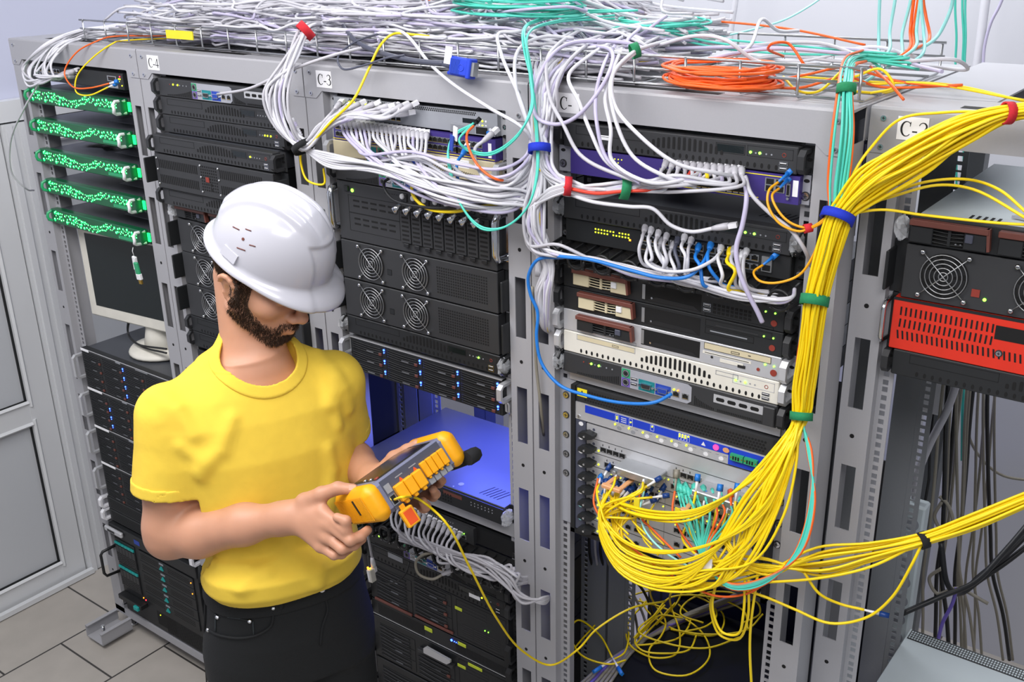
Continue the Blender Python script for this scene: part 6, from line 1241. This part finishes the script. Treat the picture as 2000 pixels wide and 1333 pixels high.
def beardw(q):
    x,y,z=q.T;a=np.abs(y);top=np.where(x<.03,.02,np.interp(x,[.03,.06,.075,.09],[-.035,-.062,-.066,-.06]));w=np.clip((top-z)/.016,0,1)*np.clip((x+.006)/.014,0,1)*np.clip((z+.128)/.01,0,1)
    mou=np.clip((x-.078)/.006,0,1)*np.clip((.026-a)/.004,0,1)*np.clip((z+.0885)/.002,0,1)*np.clip((-.0695-z)/.002,0,1);tash=np.clip((x-.075)/.01,0,1)*np.clip((.032-a)/.006,0,1)*np.clip((-.058-z)/.004,0,1)*np.clip((z+.075)/.004,0,1)
    return np.clip(np.maximum(w,tash*.9)*(1-mou),0,1)*.62
strands('beard',300000,beardw,.0075,.00042,3)
def hairw(q):
    x,y,z=q.T;a=np.abs(y);return (a<.0735)*np.clip((.004-x)/.01,0,1)*np.clip((z-np.interp(x,[-.1,-.05,-.02,.02],[-.055,-.05,-.002,.0]))/.012,0,1)*.9
strands('hair',160000,hairw,.009,.00045,4)
def broww(q):
    x,y,z=q.T;a=np.abs(y);return ((a>.012)&(a<.052)&(np.abs(z-(.016+.006*np.sin((a-.012)/.04*2.6)))<.0045)&(x>.05))*.9
strands('eyebrows',300000,broww,.007,.0004,5,(.0,-.6,.2))
for s in (-1,1):
    b=MB();b.tube([H(.084-.0045*abs(k)**1.5*.4,s*(.032+k*.0046),-.0125+.0012*k*k*.5)-ORI for k in (-2.4,-1.2,0,1.2,2.4)],.0013,'hair',6);b.build('eyelashes',body)
# fingernail of the visible thumb
b=MB();c_=J(688,953,1.829)-ORI;b.add([c_+cr*x*.0062+cu*y*.0045-cf*(.0008*(1-x*x)) for x in (-1,-.5,0,.5,1) for y in (-1,0,1)],[(i*3+j,i*3+j+3,i*3+j+4,i*3+j+1) for i in range(4) for j in range(2)],'nail',True);b.build('fingernail',body)
# ---------------------------------------------------------------- hard hat
hat=thing('hard_hat','white ribbed hard hat worn by the man','helmet',H(-.002,.0154,.0437))
hp_,hy_=-.0579,.2464;HF=hf*math.cos(hp_)+hu*math.sin(hp_);HU=hu*math.cos(hp_)-hf*math.sin(hp_);HF,HL_=HF*math.cos(hy_)+hl*math.sin(hy_),hl*math.cos(hy_)-HF*math.sin(hy_)
def hp(x,y,z): return tuple(HF*x+HL_*y+HU*z)
def shell_pt(th,ph):
    c,s=math.cos(th),math.sin(th);a=.1215+.002*c;w_=.0965;hh=.119;p=math.sin(ph)**.88;x,y,z=a*c*p,w_*s*p,hh*math.cos(ph)**.92 if math.cos(ph)>0 else 0
    rdg=0
    for y0,wd in ((0,.024),(.042,.013),(-.042,.013)):
        k=abs(y*1.25-y0);rdg=max(rdg,1/(1+math.exp((k-wd)/.0026)))
    fade=min(1,max(0,(z-.028)/.025))*(1 if x<.045 else max(0,1-(x-.045)/.04));n_=NV((x/a**2,y/w_**2,z/hh**2+1e-6));dsp=.0078*rdg*fade
    if x>.055 and z<.082 and abs(y)<.05: dsp+=-.004*min(1,(x-.055)/.006)*min(1,(.05-abs(y))/.004)*min(1,(.082-z)/.004)
    return (x+n_[0]*dsp,y+n_[1]*dsp,z+n_[2]*dsp-.004)
b=MB();NT,NP=144,56;V=[];
for j in range(NP+1):
    for i in range(NT): V.append(hp(*shell_pt(2*math.pi*i/NT,.0005+(math.pi/2-.0005)*j/NP)))
def rim(i,e,dz):
    th=2*math.pi*i/NT;x,y,z=shell_pt(th,math.pi/2);c=math.cos(th);v=max(0,c)**1.6;o=e*(.012+.026*v);n_=NV((x/.1215**2,y/.0965**2,0));bk=max(0,-c)
    return hp(x+n_[0]*o,y+n_[1]*o,-.006-dz-(.004+.016*v*e)*e-.012*bk*0+ -.012*(1-c)*.0)
for e,dz in ((.15,.002),(.5,.004),(.85,.006),(1.,.0075),(1.02,.011),(.97,.0125),(.5,.009),(0.,.008),(-.15,.004)):
    for i in range(NT): V.append(rim(i,e,dz))
NR=NP+9
b.add(V,[(j*NT+i,(j+1)*NT+i,(j+1)*NT+(i+1)%NT,j*NT+(i+1)%NT) for j in range(NR) for i in range(NT)],'helmet',True);b.build('shell',hat)
def surf_h(th,ph,o=.0006):
    p=np.array(shell_pt(th,ph));return np.array(hp(*p)),NV(np.array(hp(*NV(p*np.array((1/.1215**2,1/.0965**2,1/.119**2))))))
for th,ph,L,an in ((-108,56,.012,.3),(-120,63,.016,.3),(-96,66,.012,.3),(-104,75,.018,.3)):
    p,n_=surf_h(math.radians(th),math.radians(ph));t=NV(np.cross(n_,HU));d_=NV(t*math.cos(an)+np.cross(n_,t)*math.sin(an));b=MB();b.tube([p-d_*L/2+n_*.0002,p+d_*L/2+n_*.0002],.0011,'brown',5);b.build('vent_slot',hat)
p,n_=surf_h(math.radians(-107),math.radians(66));b=MB();b.tube([p-n_*.001,p+n_*.0012],.0028,'brown',10);b.build('vent_hole',hat)
for sg in (-1,1):
    p,n_=surf_h(math.radians(sg*112),math.radians(86));t=NV(np.cross(n_,HU));u_=NV(np.cross(t,n_));b=MB();Q=[]
    for (i,j,k) in ((-1,-1,0),(1,-1,0),(1,1,0),(-1,1,0),(-1,-1,1),(1,-1,1),(1,1,.5),(-1,1,.5)): Q.append(p+t*i*.018+u_*j*.009+n_*(k*.007-.002))
    b.add(Q,[(4,5,6,7),(0,1,5,4),(1,2,6,5),(2,3,7,6),(3,0,4,7)],'helmet');b.build('side_socket',hat)
b=MB();b.tube([hp(.086*math.cos(a)-.010,.074*math.sin(a),-.016-.014*max(0,-math.cos(a))) for a in [2*math.pi*i/40 for i in range(41)]],1,'cab_d',6,False,[.006]*41);b.build('headband',hat)
# ---------------------------------------------------------------- the tester in his hands
ta=NV(160*cr+110*cu+108*cf);te=NV(85*cr+35*cu-162*cf);te=NV(te-ta*(te@ta));tz=np.cross(-ta,te)
DC=J(693,998,1.834)+ta*.104
ts=thing('network_tester','yellow and grey handheld tester held tilted in both hands','tester',DC);ts.matrix_world=Matrix([list(r_)+[DC[k]] for k,r_ in enumerate(np.stack([-ta,te,tz],1))]+[[0,0,0,1]])
one('body',ts,lambda b:b.cbox(-96,96,-80,80,-31,31,8,'grayplast'))
def soft(o,w_=.005):
    m=o.modifiers.new('bevel','BEVEL');m.width=w_;m.segments=3;m.limit_method='ANGLE';m.angle_limit=.4
    for q_ in o.data.polygons: q_.use_smooth=True
mat('tester_gray','#70738a',.4);mat('tester_yellow','#f2a90c',.45,0,0,.05,80,.2);ts.children[0].data.materials[0]=M['tester_gray']
for a_,c_ in ((66,106),(-106,-66)):
    bp=one('bumper',ts,lambda b:(b.cbox(a_,c_,-86,86,-35.5,36,13,'tester_yellow')));soft(bp)
    if a_>0: one('bumper_slot',bp,lambda b:(b.cbox(105,107.5,20,26,-10,20,.5,'black2'),[b.box(105.8,106.6,-74+k*6,-72+k*6,-24,24,'tester_yellow') for k in range(25)]));one('bumper_slot',bp,lambda b:b.cbox(105,107.5,-60,-46,-24,-18,.5,'black2'))
one('screen',ts,lambda b:(b.box(-62,62,-66,66,30.5,32,'black2'),b.box(-56,56,-58,58,31.8,32.4,'screen')));one('button',ts,lambda b:b.cyl((58,60,31),(58,60,34.5),4.5,'redbtn',12));one('button',ts,lambda b:b.cyl((58,30,31),(58,30,34.5),4,'chrome',12));one('button',ts,lambda b:b.cyl((58,0,31),(58,0,34.5),4,'chrome',12))
pp=one('port_panel',ts,lambda b:(b.box(-66,66,79.5,82,-30,28,'cab_d'),b.prism([(-8,6),(2,6),(-3,15)],82,82.4,'y','orange'),b.prism([(24,6),(34,6),(29,15)],82,82.4,'y','orange'),[b.box(-10+q*31,6+q*31,82,82.3,17,19,'grayplast') for q in (0,1)],b.box(52,64,82,82.6,2,18,'grayplast')))
for k in range(4): one('port_cover',ts,lambda b:(b.cbox(-66+k*13.5,-53.5+k*13.5,81,90,-16,14,1.5,'tester_yellow'),b.cbox(-62+k*13.5,-57+k*13.5,81,88,-20,-15,1,'tester_yellow'),b.cbox(-66+k*13.5,-54+k*13.5,81,84,-31,-20,1,'grayplast')),'yellow port cover')
for k in range(3): one('port_cover',ts,lambda b:(b.cbox(-8+k*20,11+k*20,81,95,-24,8,2,'tester_yellow'),b.cbox(-2+k*20,6+k*20,81,92,-30,-23,1.2,'tester_yellow')),'yellow port cover')
one('network_port',ts,lambda b:(b.box(53,66,81,84,-22,-2,'chrome'),b.box(55,64,83.6,84.4,-20,-4,'void')))
one('open_cover',ts,lambda b:(b.cbox(42,68,84,96,-68,-34,2,'tester_yellow'),b.box(46,64,95.5,96.3,-64,-38,'orange'),b.cbox(50,60,82,86,-36,-26,1,'tester_yellow')),'yellow port cover hanging open')
one('hand_strap',ts,lambda b:b.tube([(-98,-60,-34),(-112,-30,-40),(-122,10,-40),(-126,50,-38),(-120,76,-34),(-100,80,-32)],14,'vel_black',8))
tp=[np.array(ts.matrix_world@Vector((.060,.086,-.012))),np.array(ts.matrix_world@Vector((.060,.125,-.010)))]
q=[tp[0],tp[1]]+[px(p) for p in ((822,978,-.36),(868,1018,-.36),(918,1110,-.30),(968,1205,-.2),(1020,1272,-.1),(1075,1300,-.03),(1130,1268,-.03),(1165,1230,.04),(1230,1190,.1),(1300,1175,.2))]
o=cable('yellow fibre running from the tester down across the racks',q,.0024,'cab_y','fibre_cable',raw=True);plug(o,q,'cab_b',end=0,kind='lc',raw=True,s=.9)
